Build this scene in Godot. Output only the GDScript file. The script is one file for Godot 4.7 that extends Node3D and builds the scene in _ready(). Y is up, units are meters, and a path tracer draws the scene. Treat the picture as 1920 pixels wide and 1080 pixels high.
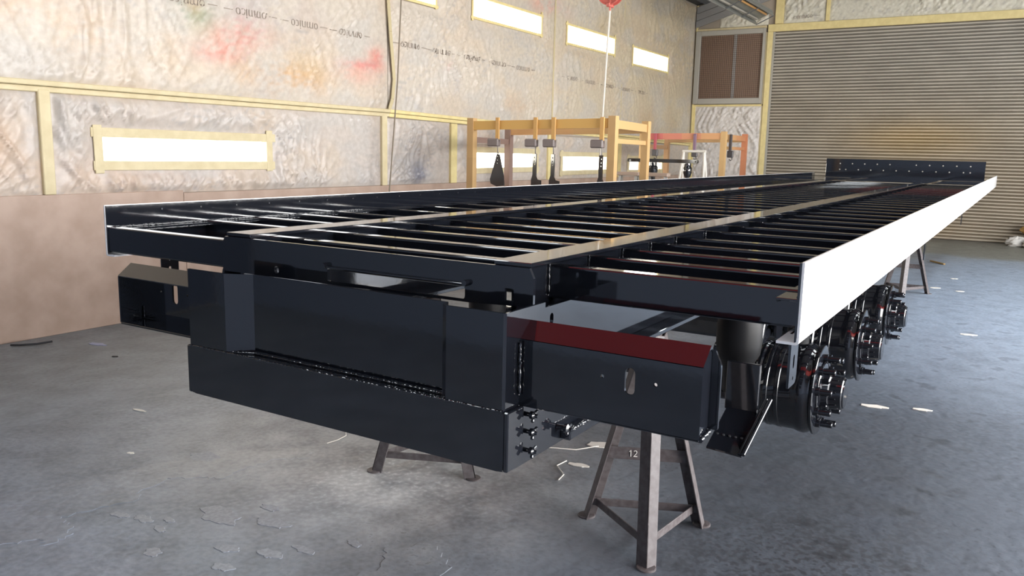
extends Node3D
# Paint shop with a freshly sprayed black trailer chassis on axle stands.
# All places are given as (x to the right, y up, d away from the camera's side along the trailer); z = -d.

const XW := -4.616      # inner face of the left wall
const DW := 15.68       # inner face of the far wall
const XR := 7.2         # inner face of the right wall
const DN := -3.6        # inner face of the near wall
const EAVE := 4.58
const RIDGE_X := 1.3
const RIDGE_Y := 5.9
const LIGHT := true

var M := {}
var taken := {}
var rng := RandomNumberGenerator.new()
var group_no := 1

func _ready():
	# ---------------------------------------------------------------- camera, sky, lights, exposure
	var cam := Camera3D.new()
	cam.name = "camera"
	cam.fov = 38.508
	cam.near = 0.05
	cam.far = 200.0
	cam.position = P(1.6514, 1.4745, -1.8219)
	cam.basis = Basis(Vector3.UP, 0.54964) * Basis(Vector3.RIGHT, -0.16443) * Basis(Vector3.BACK, 0.02168)
	add_child(cam)
	cam.current = true

	var env := Environment.new()
	env.background_mode = Environment.BG_SKY
	var sky := Sky.new()
	var psm := ProceduralSkyMaterial.new()
	psm.sky_top_color = Color(0.74, 0.83, 0.95)
	psm.sky_horizon_color = Color(0.93, 0.96, 1.0)
	psm.ground_horizon_color = Color(0.42, 0.43, 0.44)
	psm.ground_bottom_color = Color(0.36, 0.36, 0.36)
	psm.sun_angle_max = 1.0
	psm.sky_energy_multiplier = 2.0
	psm.ground_energy_multiplier = 1.0
	sky.sky_material = psm
	env.sky = sky
	env.background_energy_multiplier = 1.0
	env.ambient_light_source = Environment.AMBIENT_SOURCE_SKY
	env.tonemap_mode = Environment.TONE_MAPPER_LINEAR
	env.tonemap_exposure = 1.6
	env.sdfgi_enabled = true
	env.ssao_enabled = true
	env.ssil_enabled = true
	var we := WorldEnvironment.new()
	we.name = "world_environment"
	we.environment = env
	add_child(we)

	# daylight through the wide open vehicle door in the right wall
	area_light("daylight_right_door", Vector3(XR - 0.05, 2.15, -4.2), 90.0, Vector2(12.2, 4.1), Color(1.0, 0.965, 0.91), 2.15)

	rng.seed = 7
	make_materials()
	build_shell()
	build_left_wall()
	build_far_wall()
	build_roof()
	build_trailer()
	build_stands()
	build_racks()
	build_loose()

# =================================================================== helpers
func P(x: float, y: float, d: float) -> Vector3:
	return Vector3(x, y, -d)

func area_light(called, at, turn_deg, size, color, energy):
	var l := AreaLight3D.new()
	l.name = called
	l.position = at
	l.rotation_degrees.y = turn_deg
	l.area_size = size
	l.area_normalize_energy = false
	l.light_color = color
	l.light_energy = energy
	l.area_range = 40.0
	l.area_attenuation = 2.0
	l.shadow_enabled = true
	add_child(l)
	return l

func numbered(parent, called):
	var key = str(parent.get_instance_id()) + "/" + called
	var n = taken.get(key, 0)
	taken[key] = n + 1
	return called if n == 0 else "%s_%03d" % [called, n]

func put(called, mesh, m, parent = null, kind = ""):
	if parent == null:
		parent = self
	if mesh is SurfaceTool:
		mesh = done(mesh)
	var o := MeshInstance3D.new()
	o.name = numbered(parent, called)
	o.mesh = mesh
	o.material_override = m
	o.cast_shadow = GeometryInstance3D.SHADOW_CASTING_SETTING_ON
	parent.add_child(o, true)
	if kind != "":
		o.set_meta("kind", kind)
	return o

func tag(o, label, category, group = ""):
	o.set_meta("label", label)
	o.set_meta("category", category)
	if group != "":
		o.set_meta("group", group)
	return o

func thing(called, label, category, at, turn = 0.0, group = ""):
	var o := Node3D.new()
	o.name = numbered(self, called)
	o.position = at
	o.rotation.y = turn
	add_child(o, true)
	return tag(o, label, category, group)

func structure(called, label = ""):
	var o := Node3D.new()
	o.name = numbered(self, called)
	add_child(o, true)
	o.set_meta("kind", "structure")
	if label != "":
		o.set_meta("label", label)
	return o

func ST() -> SurfaceTool:
	var st := SurfaceTool.new()
	st.begin(Mesh.PRIMITIVE_TRIANGLES)
	st.set_smooth_group(-1)
	return st

func done(st: SurfaceTool) -> ArrayMesh:
	st.generate_normals()
	return st.commit()

func face(st: SurfaceTool, pts: Array, out: Vector3):
	var n = (pts[1] - pts[0]).cross(pts[2] - pts[0])
	var q = pts
	if n.dot(out) > 0.0:
		q = pts.duplicate()
		q.reverse()
	for i in range(1, q.size() - 1):
		st.add_vertex(q[0])
		st.add_vertex(q[i])
		st.add_vertex(q[i + 1])

func box(st: SurfaceTool, c: Vector3, size: Vector3, ch := 0.0, b := Basis()):
	var h = size * 0.5
	st.set_smooth_group(-1)
	var ch2 = min(ch, min(h.x, min(h.y, h.z)) * 0.9)
	var V = func(x, y, z): return c + b * Vector3(x, y, z)
	for a in 3:
		for s in [-1.0, 1.0]:
			var u = (a + 1) % 3
			var v = (a + 2) % 3
			var pts = []
			for k in [[-1, -1], [1, -1], [1, 1], [-1, 1]]:
				var p = Vector3()
				p[a] = s * h[a]
				p[u] = k[0] * (h[u] - ch2)
				p[v] = k[1] * (h[v] - ch2)
				pts.append(c + b * p)
			var n = Vector3()
			n[a] = s
			face(st, pts, b * n)
	if ch2 <= 0.0:
		return
	for a in 3:      # edges running along axis a
		var u = (a + 1) % 3
		var v = (a + 2) % 3
		for su in [-1.0, 1.0]:
			for sv in [-1.0, 1.0]:
				var pts = []
				for k in [[-1, 0], [1, 0], [1, 1], [-1, 1]]:
					var p = Vector3()
					p[a] = k[0] * (h[a] - ch2)
					p[u] = su * (h[u] - (0.0 if k[1] == 0 else ch2))
					p[v] = sv * (h[v] - (ch2 if k[1] == 0 else 0.0))
					pts.append(c + b * p)
				var n = Vector3()
				n[u] = su
				n[v] = sv
				face(st, pts, b * n)
	for sx in [-1.0, 1.0]:
		for sy in [-1.0, 1.0]:
			for sz in [-1.0, 1.0]:
				var s = Vector3(sx, sy, sz)
				var pts = []
				for a in 3:
					var p = Vector3()
					for k in 3:
						p[k] = s[k] * (h[k] - (0.0 if k == a else ch2))
					pts.append(c + b * p)
				face(st, pts, b * s)

# box between two corners given as (x, y, d)
func bx(st, x0, x1, y0, y1, d0, d1, ch := 0.0):
	box(st, P((x0 + x1) * 0.5, (y0 + y1) * 0.5, (d0 + d1) * 0.5), Vector3(abs(x1 - x0), abs(y1 - y0), abs(d1 - d0)), ch)

func along(a: Vector3, b: Vector3, up := Vector3.UP) -> Basis:
	var z = (b - a).normalized()
	var u = up
	if abs(z.dot(u)) > 0.98:
		u = Vector3.RIGHT if abs(z.x) < 0.9 else Vector3.BACK
	var x = u.cross(z).normalized()
	var y = z.cross(x)
	return Basis(x, y, z)

func bar(st, a: Vector3, b: Vector3, w: float, h: float, ch := 0.0, up := Vector3.UP):
	box(st, (a + b) * 0.5, Vector3(w, h, a.distance_to(b)), ch, along(a, b, up))

# L angle bar from a to b; its two legs lie along side and back
func angle_bar(st, a: Vector3, b: Vector3, leg: float, t: float, f1: Vector3, f2: Vector3):
	var z = (b - a).normalized()
	var u = (f1 - z * f1.dot(z)).normalized()
	var v = (f2 - z * f2.dot(z)).normalized()
	var L = a.distance_to(b)
	var bs = Basis(u, v, u.cross(v).normalized())
	var dir = bs.z * (1.0 if bs.z.dot(z) > 0 else -1.0)
	var mid = (a + b) * 0.5
	box(st, mid + u * leg * 0.5 + v * t * 0.5, Vector3(leg, t, L), t * 0.25, bs)
	box(st, mid + v * leg * 0.5 + u * t * 0.5, Vector3(t, leg, L), t * 0.25, bs)

func new_group():
	group_no += 1
	return group_no

# surface of revolution: profile points (along, radius) from at, along axis
func lathe(st: SurfaceTool, at: Vector3, axis: Vector3, prof: Array, n := 20, caps := true):
	var bs = along(Vector3.ZERO, axis)
	var rings = []
	for p in prof:
		var ring = []
		for k in n:
			var a = TAU * k / n
			ring.append(at + bs * Vector3(cos(a) * p[1], sin(a) * p[1], p[0]))
		rings.append(ring)
	var g = new_group()
	for i in range(prof.size() - 1):
		if i > 0:
			var v0 = Vector2(prof[i][0] - prof[i - 1][0], prof[i][1] - prof[i - 1][1])
			var v1 = Vector2(prof[i + 1][0] - prof[i][0], prof[i + 1][1] - prof[i][1])
			if abs(v0.angle_to(v1)) > 0.6:
				g = new_group()
		st.set_smooth_group(g)
		var dz = prof[i + 1][0] - prof[i][0]
		var dr = prof[i + 1][1] - prof[i][1]
		for k in n:
			var k2 = (k + 1) % n
			var am = TAU * (k + 0.5) / n
			var out = bs * Vector3(cos(am) * dz, sin(am) * dz, -dr)
			face(st, [rings[i][k], rings[i][k2], rings[i + 1][k2], rings[i + 1][k]], out)
	st.set_smooth_group(-1)
	if caps:
		for e in [0, prof.size() - 1]:
			if prof[e][1] > 0.0005:
				face(st, rings[e], (bs.z) * (-1.0 if e == 0 else 1.0))

func tube(st, a: Vector3, b: Vector3, r0: float, r1 := -1.0, n := 10):
	lathe(st, a, b - a, [[0.0, r0], [a.distance_to(b), r0 if r1 < 0 else r1]], n)

func tube_path(st: SurfaceTool, pts: Array, radii, n := 8):
	var rings = []
	for i in pts.size():
		var t = (pts[min(i + 1, pts.size() - 1)] - pts[max(i - 1, 0)]).normalized()
		var bs = along(Vector3.ZERO, t)
		var r = radii[i] if radii is Array else radii
		var ring = []
		for k in n:
			var a = TAU * k / n
			ring.append(pts[i] + bs * Vector3(cos(a) * r, sin(a) * r, 0))
		rings.append(ring)
	st.set_smooth_group(new_group())
	for i in range(pts.size() - 1):
		for k in n:
			var k2 = (k + 1) % n
			var mid = (rings[i][k] + rings[i][k2] + rings[i + 1][k2] + rings[i + 1][k]) * 0.25
			face(st, [rings[i][k], rings[i][k2], rings[i + 1][k2], rings[i + 1][k]], mid - (pts[i] + pts[i + 1]) * 0.5)
	st.set_smooth_group(-1)
	face(st, rings[0], pts[0] - pts[1])
	face(st, rings[-1], pts[-1] - pts[-2])

# irregular weld seam along a line
func weld(st: SurfaceTool, a: Vector3, b: Vector3, r: float):
	var L = a.distance_to(b)
	var n = int(clamp(L / 0.0045, 4, 330))
	var pts = []
	var rad = []
	for i in n + 1:
		pts.append(a.lerp(b, float(i) / n) + Vector3(rng.randf_range(-1, 1), rng.randf_range(-1, 1), rng.randf_range(-1, 1)) * r * 0.18)
		rad.append(r * rng.randf_range(0.6, 1.3))
	tube_path(st, pts, rad, 6)

func circle(c: Vector2, r: float, n := 10) -> PackedVector2Array:
	var p := PackedVector2Array()
	for k in n:
		p.append(c + Vector2(cos(TAU * k / n), sin(TAU * k / n)) * r)
	return p

func stadium(c: Vector2, w: float, h: float, n := 8) -> PackedVector2Array:
	var p := PackedVector2Array()
	var r = w * 0.5
	for k in n + 1:
		var a = PI * k / n
		p.append(c + Vector2(cos(a) * r, h * 0.5 - r + sin(a) * r))
	for k in n + 1:
		var a = PI + PI * k / n
		p.append(c + Vector2(cos(a) * r, -h * 0.5 + r + sin(a) * r))
	return p

func rect(x0, y0, x1, y1) -> PackedVector2Array:
	return PackedVector2Array([Vector2(x0, y0), Vector2(x1, y0), Vector2(x1, y1), Vector2(x0, y1)])

# rounds chosen corners of a polygon; radii: one per point
func rounded(pts: PackedVector2Array, radii: Array, seg := 4) -> PackedVector2Array:
	var out := PackedVector2Array()
	var n = pts.size()
	for i in n:
		var r = radii[i]
		if r <= 0.0:
			out.append(pts[i])
			continue
		var a = (pts[(i + n - 1) % n] - pts[i]).normalized()
		var b = (pts[(i + 1) % n] - pts[i]).normalized()
		var p0 = pts[i] + a * r
		var p2 = pts[i] + b * r
		for k in seg + 1:
			var t = float(k) / seg
			out.append(p0.lerp(pts[i], t).lerp(pts[i].lerp(p2, t), t))
	return out

# a flat plate: outline with holes in the xy plane of xf, from z = 0 to z = t
func plate(st: SurfaceTool, outline: PackedVector2Array, holes: Array, t: float, xf: Transform3D):
	var cuts = []
	var xmin = 1e9
	var xmax = -1e9
	for p in outline:
		xmin = min(xmin, p.x)
		xmax = max(xmax, p.x)
	for h in holes:
		var c = Vector2()
		for p in h:
			c += p
		cuts.append(c.x / h.size())
	cuts.sort()
	var edges = [xmin - 1.0]
	for c in cuts:
		if c - edges[-1] > 1e-4:
			edges.append(c)
	edges.append(xmax + 1.0)
	st.set_smooth_group(-1)
	for i in range(edges.size() - 1):
		var pieces = [outline] if edges.size() == 2 else Geometry2D.intersect_polygons(outline, rect(edges[i], -100.0, edges[i + 1], 100.0))
		for h in holes:
			var next = []
			for pc in pieces:
				next.append_array(Geometry2D.clip_polygons(pc, h))
			pieces = next
		for pc in pieces:
			var tri = Geometry2D.triangulate_polygon(pc)
			for k in range(0, tri.size(), 3):
				var q = [pc[tri[k]], pc[tri[k + 1]], pc[tri[k + 2]]]
				face(st, [xf * Vector3(q[0].x, q[0].y, 0), xf * Vector3(q[1].x, q[1].y, 0), xf * Vector3(q[2].x, q[2].y, 0)], xf.basis * Vector3(0, 0, -1))
				face(st, [xf * Vector3(q[0].x, q[0].y, t), xf * Vector3(q[1].x, q[1].y, t), xf * Vector3(q[2].x, q[2].y, t)], xf.basis * Vector3(0, 0, 1))
	var loops = [[outline, 1.0]]
	for h in holes:
		loops.append([h, -1.0])
	for l in loops:
		var pg = l[0]
		var sgn = l[1] * (-1.0 if Geometry2D.is_polygon_clockwise(pg) else 1.0)
		for k in pg.size():
			var a = pg[k]
			var b = pg[(k + 1) % pg.size()]
			if a.distance_to(b) < 1e-6:
				continue
			var o = Vector2(b.y - a.y, a.x - b.x) * sgn
			face(st, [xf * Vector3(a.x, a.y, 0), xf * Vector3(b.x, b.y, 0), xf * Vector3(b.x, b.y, t), xf * Vector3(a.x, a.y, t)], xf.basis * Vector3(o.x, o.y, 0))

# transforms for plates: XY = (x, y) going away along d; XY = (d, y) going right along x; XY = (x, d) going up
func xf_d(d: float) -> Transform3D:
	return Transform3D(Basis(Vector3(1, 0, 0), Vector3(0, 1, 0), Vector3(0, 0, -1)), Vector3(0, 0, -d))

func xf_x(x: float) -> Transform3D:
	return Transform3D(Basis(Vector3(0, 0, -1), Vector3(0, 1, 0), Vector3(1, 0, 0)), Vector3(x, 0, 0))

func xf_y(y: float) -> Transform3D:
	return Transform3D(Basis(Vector3(1, 0, 0), Vector3(0, 0, -1), Vector3(0, 1, 0)), Vector3(0, y, 0))

func sheet_path(pts: Array, t: float) -> PackedVector2Array:
	# outline of a bent sheet of thickness t along an open 2D path
	var left = []
	var right = []
	for i in pts.size():
		var p = pts[i]
		var d0 = (p - pts[i - 1]).normalized() if i > 0 else (pts[1] - pts[0]).normalized()
		var d1 = (pts[i + 1] - p).normalized() if i < pts.size() - 1 else d0
		var m = (d0 + d1).normalized()
		var n = Vector2(-m.y, m.x)
		var k = 1.0 / max(0.35, n.dot(Vector2(-d0.y, d0.x)))
		left.append(p + n * t * 0.5 * k)
		right.append(p - n * t * 0.5 * k)
	right.reverse()
	return PackedVector2Array(left + right)

# =================================================================== materials
func noise(freq: float, seed_: int, oct := 4, type := FastNoiseLite.TYPE_SIMPLEX_SMOOTH) -> FastNoiseLite:
	var n := FastNoiseLite.new()
	n.noise_type = type
	n.seed = seed_
	n.frequency = freq
	n.fractal_type = FastNoiseLite.FRACTAL_FBM if oct > 1 else FastNoiseLite.FRACTAL_NONE
	n.fractal_octaves = oct
	return n

func mat(col: Color, rough: float, metal := 0.0, spec := 0.5) -> StandardMaterial3D:
	var m := StandardMaterial3D.new()
	m.albedo_color = col
	m.roughness = rough
	m.metallic = metal
	m.metallic_specular = spec
	return m

func bump_tex(freq: float, seed_: int, strength: float, oct := 3, size := 512, type := FastNoiseLite.TYPE_SIMPLEX_SMOOTH) -> ImageTexture:
	var im = noise(freq, seed_, oct, type).get_seamless_image(size, size)
	im.convert(Image.FORMAT_RGBA8)
	im.bump_map_to_normal_map(strength)
	return ImageTexture.create_from_image(im)

# grey noise between lo and hi as a colour texture
func grey_tex(freq: float, seed_: int, lo: Color, hi: Color, oct := 4, size := 512, gain := 1.0, type := FastNoiseLite.TYPE_SIMPLEX_SMOOTH) -> ImageTexture:
	var im = noise(freq, seed_, oct, type).get_seamless_image(size, size)
	im.convert(Image.FORMAT_L8)
	var data = im.get_data()
	var ramp = []
	for i in 256:
		var t = clamp((i / 255.0 - 0.5) * gain + 0.5, 0.0, 1.0)
		ramp.append(lo.lerp(hi, t))
	var out = PackedByteArray()
	out.resize(size * size * 3)
	for i in data.size():
		var c = ramp[data[i]]
		out[i * 3] = c.r8
		out[i * 3 + 1] = c.g8
		out[i * 3 + 2] = c.b8
	return ImageTexture.create_from_image(Image.create_from_data(size, size, false, Image.FORMAT_RGB8, out))

func tri(m: StandardMaterial3D, scale: float) -> StandardMaterial3D:
	m.uv1_triplanar = true
	m.uv1_world_triplanar = true
	m.uv1_scale = Vector3.ONE * scale
	return m

func make_materials():
	# gloss black chassis paint with a faint orange peel
	var b = mat(Color(0.088, 0.097, 0.120), 0.07, 0.0, 0.8)
	b.clearcoat_enabled = true
	b.clearcoat = 0.4
	b.clearcoat_roughness = 0.04
	b.normal_enabled = true
	b.normal_texture = bump_tex(0.02, 3, 1.2, 2, 512)
	b.normal_scale = 0.05
	tri(b, 3.0)
	M.black = b
	M.black_plain = mat(Color(0.085, 0.092, 0.112), 0.08, 0.0, 0.7)
	M.rubber = mat(Color(0.085, 0.085, 0.09), 0.45, 0.0, 0.35)
	M.white = mat(Color(0.97, 0.97, 0.97), 0.35)
	M.white_edge = M.white
	# masking tape and taped trim
	var t = mat(Color(0.82, 0.77, 0.63), 0.6)
	t.albedo_texture = grey_tex(0.01, 21, Color(0.95, 0.94, 0.92), Color(1, 1, 1), 4, 512, 1.4)
	tri(t, 1.2)
	M.tape = t
	var t2 = mat(Color(0.88, 0.82, 0.60), 0.6)
	t2.albedo_texture = t.albedo_texture
	tri(t2, 1.2)
	M.tape_yellow = t2
	M.seam = mat(Color(0.74, 0.69, 0.55), 0.5)
	# film: colours come per vertex, fine crinkles from a normal texture
	var f = mat(Color(1, 1, 1), 0.34)
	f.vertex_color_use_as_albedo = true
	f.albedo_texture = grey_tex(0.012, 31, Color(0.93, 0.925, 0.92), Color(1, 1, 1), 4, 1024, 1.6)
	f.normal_enabled = true
	f.normal_texture = bump_tex(0.011, 33, 5.0, 4, 1024, FastNoiseLite.TYPE_SIMPLEX)
	f.normal_scale = 0.016
	tri(f, 1.0)
	f.roughness = 0.42
	M.film = f
	var w = mat(Color(0.70, 0.61, 0.55), 0.5)
	w.albedo_texture = grey_tex(0.006, 41, Color(0.92, 0.905, 0.89), Color(1, 1, 1), 5, 1024, 1.4)
	tri(w, 0.5)
	M.dado = w
	M.masonry = mat(Color(0.62, 0.58, 0.53), 0.9)
	M.plain_wall = mat(Color(0.66, 0.64, 0.61), 0.85)
	M.near_wall = mat(Color(0.43, 0.475, 0.55), 0.8)
	M.added_door_blue = mat(Color(0.21, 0.24, 0.30), 0.6)
	M.roof = mat(Color(0.36, 0.37, 0.39), 0.55)
	M.roof_dark = mat(Color(0.27, 0.28, 0.29), 0.6)
	M.steel_grey = mat(Color(0.55, 0.55, 0.55), 0.5)
	M.steel_light = mat(Color(0.64, 0.63, 0.60), 0.45)
	M.lamp_tray = mat(Color(0.55, 0.56, 0.55), 0.4, 0.3)
	M.tube_off = mat(Color(0.86, 0.66, 0.42), 0.3)
	M.red = mat(Color(0.92, 0.24, 0.20), 0.45)
	M.red_dusty = mat(Color(0.80, 0.42, 0.38), 0.5)
	# window film glowing with the daylight behind it
	var g = mat(Color(0.95, 0.95, 0.93), 0.5)
	g.emission_enabled = true
	g.emission = Color(1.0, 0.99, 0.96)
	g.emission_energy_multiplier = 2.6
	M.window_glow = g
	# axle stand paint, dusty grey brown
	var s = mat(Color(0.37, 0.35, 0.35), 0.5)
	s.albedo_texture = grey_tex(0.02, 51, Color(0.78, 0.74, 0.74), Color(1, 1, 1), 4, 512, 1.6)
	tri(s, 3.0)
	M.stand = s
	M.marking = mat(Color(0.85, 0.83, 0.80), 0.6)
	var r = mat(Color(1, 1, 1), 0.55)
	r.vertex_color_use_as_albedo = true
	M.rack = r
	M.filter = mat(Color(0.54, 0.45, 0.39), 0.9)
	M.filter_light = mat(Color(0.58, 0.49, 0.43), 0.9)
	M.wire = mat(Color(0.36, 0.29, 0.245), 0.6)
	M.rope = mat(Color(0.52, 0.48, 0.42), 0.8)
	M.hook = mat(Color(0.60, 0.58, 0.56), 0.4, 0.4)
	M.ink = mat(Color(0.58, 0.54, 0.50), 0.7)
	M.scrap_white = mat(Color(0.86, 0.84, 0.80), 0.7)
	M.scrap_dark = mat(Color(0.16, 0.16, 0.17), 0.7)
	M.scrap_blue = mat(Color(0.62, 0.64, 0.74), 0.6)
	M.wood = mat(Color(0.55, 0.45, 0.28), 0.8)
	M.rag_white = mat(Color(0.80, 0.79, 0.77), 0.95)
	M.rag_tan = mat(Color(0.80, 0.64, 0.40), 0.95)
	M.outside = mat(Color(0.52, 0.51, 0.50), 0.9)

# =================================================================== floor and shell
func floor_colour(x: float, d: float, n1: float, n2: float, n3: float) -> Color:
	# n1 broad, n2 middle, n3 fine noise, each about -1..1
	var c = Color(0.225, 0.242, 0.272)
	c = c.lerp(Color(0.225, 0.232, 0.245), clamp(0.5 + n1, 0.0, 1.0))
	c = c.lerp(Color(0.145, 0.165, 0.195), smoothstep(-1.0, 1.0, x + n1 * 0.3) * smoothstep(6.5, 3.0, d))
	# worn concrete under the trailer's rear, brightened to stand in for a light beam
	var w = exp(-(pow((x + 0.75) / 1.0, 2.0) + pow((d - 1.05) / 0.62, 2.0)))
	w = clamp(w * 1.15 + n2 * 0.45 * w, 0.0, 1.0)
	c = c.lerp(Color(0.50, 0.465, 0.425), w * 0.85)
	var w2 = exp(-(pow((x + 0.0) / 0.8, 2.0) + pow((d - 1.9) / 0.7, 2.0)))
	c = c.lerp(Color(0.27, 0.26, 0.255), clamp(w2 * 0.9 + n2 * 0.3 * w2, 0.0, 1.0) * 0.6)
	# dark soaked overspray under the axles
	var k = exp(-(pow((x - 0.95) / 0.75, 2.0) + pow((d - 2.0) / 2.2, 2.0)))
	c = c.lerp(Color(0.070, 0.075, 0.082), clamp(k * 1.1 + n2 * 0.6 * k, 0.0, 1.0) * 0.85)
	# fine dark flecks near the front stand
	var fl = exp(-(pow((x - 1.1) / 0.55, 2.0) + pow((d - 1.1) / 0.9, 2.0)))
	c = c.lerp(Color(0.045, 0.046, 0.05), clamp((n3 + n2 * 0.5 + 0.06) * 4.0, 0.0, 1.0) * fl * 0.9)
	# clear blue grey in the far bay, then a band of old overspray before the shutter
	c = c.lerp(Color(0.36, 0.42, 0.50), smoothstep(2.6, 7.0, d + n1 * 0.8) * smoothstep(-0.5, 1.2, x) * 0.85)
	c = c.lerp(Color(0.27, 0.26, 0.215), smoothstep(11.6, 13.2, d + n1 * 0.9))
	c = c.lerp(Color(0.17, 0.15, 0.12), smoothstep(14.4, 15.4, d + n1 * 0.3) * 0.7)
	# left aisle is a paler dusty grey green
	c = c.lerp(Color(0.275, 0.28, 0.27), smoothstep(-2.2, -3.8, x + n1 * 0.4) * 0.8)
	# scuffs and specks
	var v = 0.80 * (1.0 + n2 * 0.30 + n3 * 0.26)
	v *= 1.0 - 0.45 * clamp((n3 - 0.36) * 6.0, 0.0, 1.0) * clamp(0.35 + n1 * 1.5 + n2 * 0.6, 0.0, 1.0)
	v *= 1.0 - 0.35 * clamp((n2 - 0.30) * 5.0, 0.0, 1.0) * smoothstep(0.4, 1.2, x)
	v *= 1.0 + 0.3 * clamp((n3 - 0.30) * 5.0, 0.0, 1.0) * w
	return Color(c.r * v * 0.94, c.g * v, c.b * v * 1.07)

func floor_texture(x0: float, x1: float, d0: float, d1: float, w: int, h: int) -> ImageTexture:
	var mx = (x1 - x0) / w
	var imgs = []
	for s in [[0.55, 61, 3], [3.2, 62, 4], [26.0, 63, 3]]:
		var n = noise(s[0] * mx, s[1], s[2])
		n.offset = Vector3(x0 / mx, d0 / mx, 0)
		var im = n.get_image(w, h, false, false, false)
		im.convert(Image.FORMAT_L8)
		imgs.append(im.get_data())
	var out = PackedByteArray()
	out.resize(w * h * 3)
	var lut = PackedByteArray()
	lut.resize(1025)
	for i in 1025:
		lut[i] = int(round(255.0 * Color(i / 1024.0, 0, 0).linear_to_srgb().r))
	var i = 0
	for yy in h:
		var d = d0 + (d1 - d0) * (yy + 0.5) / h
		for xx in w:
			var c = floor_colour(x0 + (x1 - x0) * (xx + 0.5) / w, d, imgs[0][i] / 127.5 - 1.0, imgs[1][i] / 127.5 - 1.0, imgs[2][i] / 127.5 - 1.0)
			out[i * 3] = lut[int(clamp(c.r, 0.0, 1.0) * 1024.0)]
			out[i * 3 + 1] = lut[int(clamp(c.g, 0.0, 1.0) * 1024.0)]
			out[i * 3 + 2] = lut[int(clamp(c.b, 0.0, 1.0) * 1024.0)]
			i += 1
	return ImageTexture.create_from_image(Image.create_from_data(w, h, false, Image.FORMAT_RGB8, out))

func floor_slab(called, x0, x1, d0, d1, m, parent):
	var st := ST()
	st.set_smooth_group(-1)
	var q = [[x0, d0, 0, 0], [x1, d0, 1, 0], [x1, d1, 1, 1], [x0, d1, 0, 1]]
	for k in [0, 2, 1, 0, 3, 2]:      # seen from above
		st.set_uv(Vector2(q[k][2], q[k][3]))
		st.add_vertex(P(q[k][0], 0.0, q[k][1]))
	st.set_uv(Vector2(0, 0))
	var b = -0.25
	face(st, [P(x0, 0, d0), P(x1, 0, d0), P(x1, b, d0), P(x0, b, d0)], Vector3(0, 0, 1))
	face(st, [P(x0, 0, d1), P(x1, 0, d1), P(x1, b, d1), P(x0, b, d1)], Vector3(0, 0, -1))
	face(st, [P(x0, 0, d0), P(x0, 0, d1), P(x0, b, d1), P(x0, b, d0)], Vector3(-1, 0, 0))
	face(st, [P(x1, 0, d0), P(x1, 0, d1), P(x1, b, d1), P(x1, b, d0)], Vector3(1, 0, 0))
	face(st, [P(x0, b, d0), P(x1, b, d0), P(x1, b, d1), P(x0, b, d1)], Vector3(0, -1, 0))
	return put(called, st, m, parent)

func floor_mat(tex, bump, scale: Vector3):
	var m = mat(Color(1, 1, 1), 0.50)
	m.albedo_texture = tex
	m.normal_enabled = true
	m.normal_texture = bump
	m.normal_scale = 0.6
	return m

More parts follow.
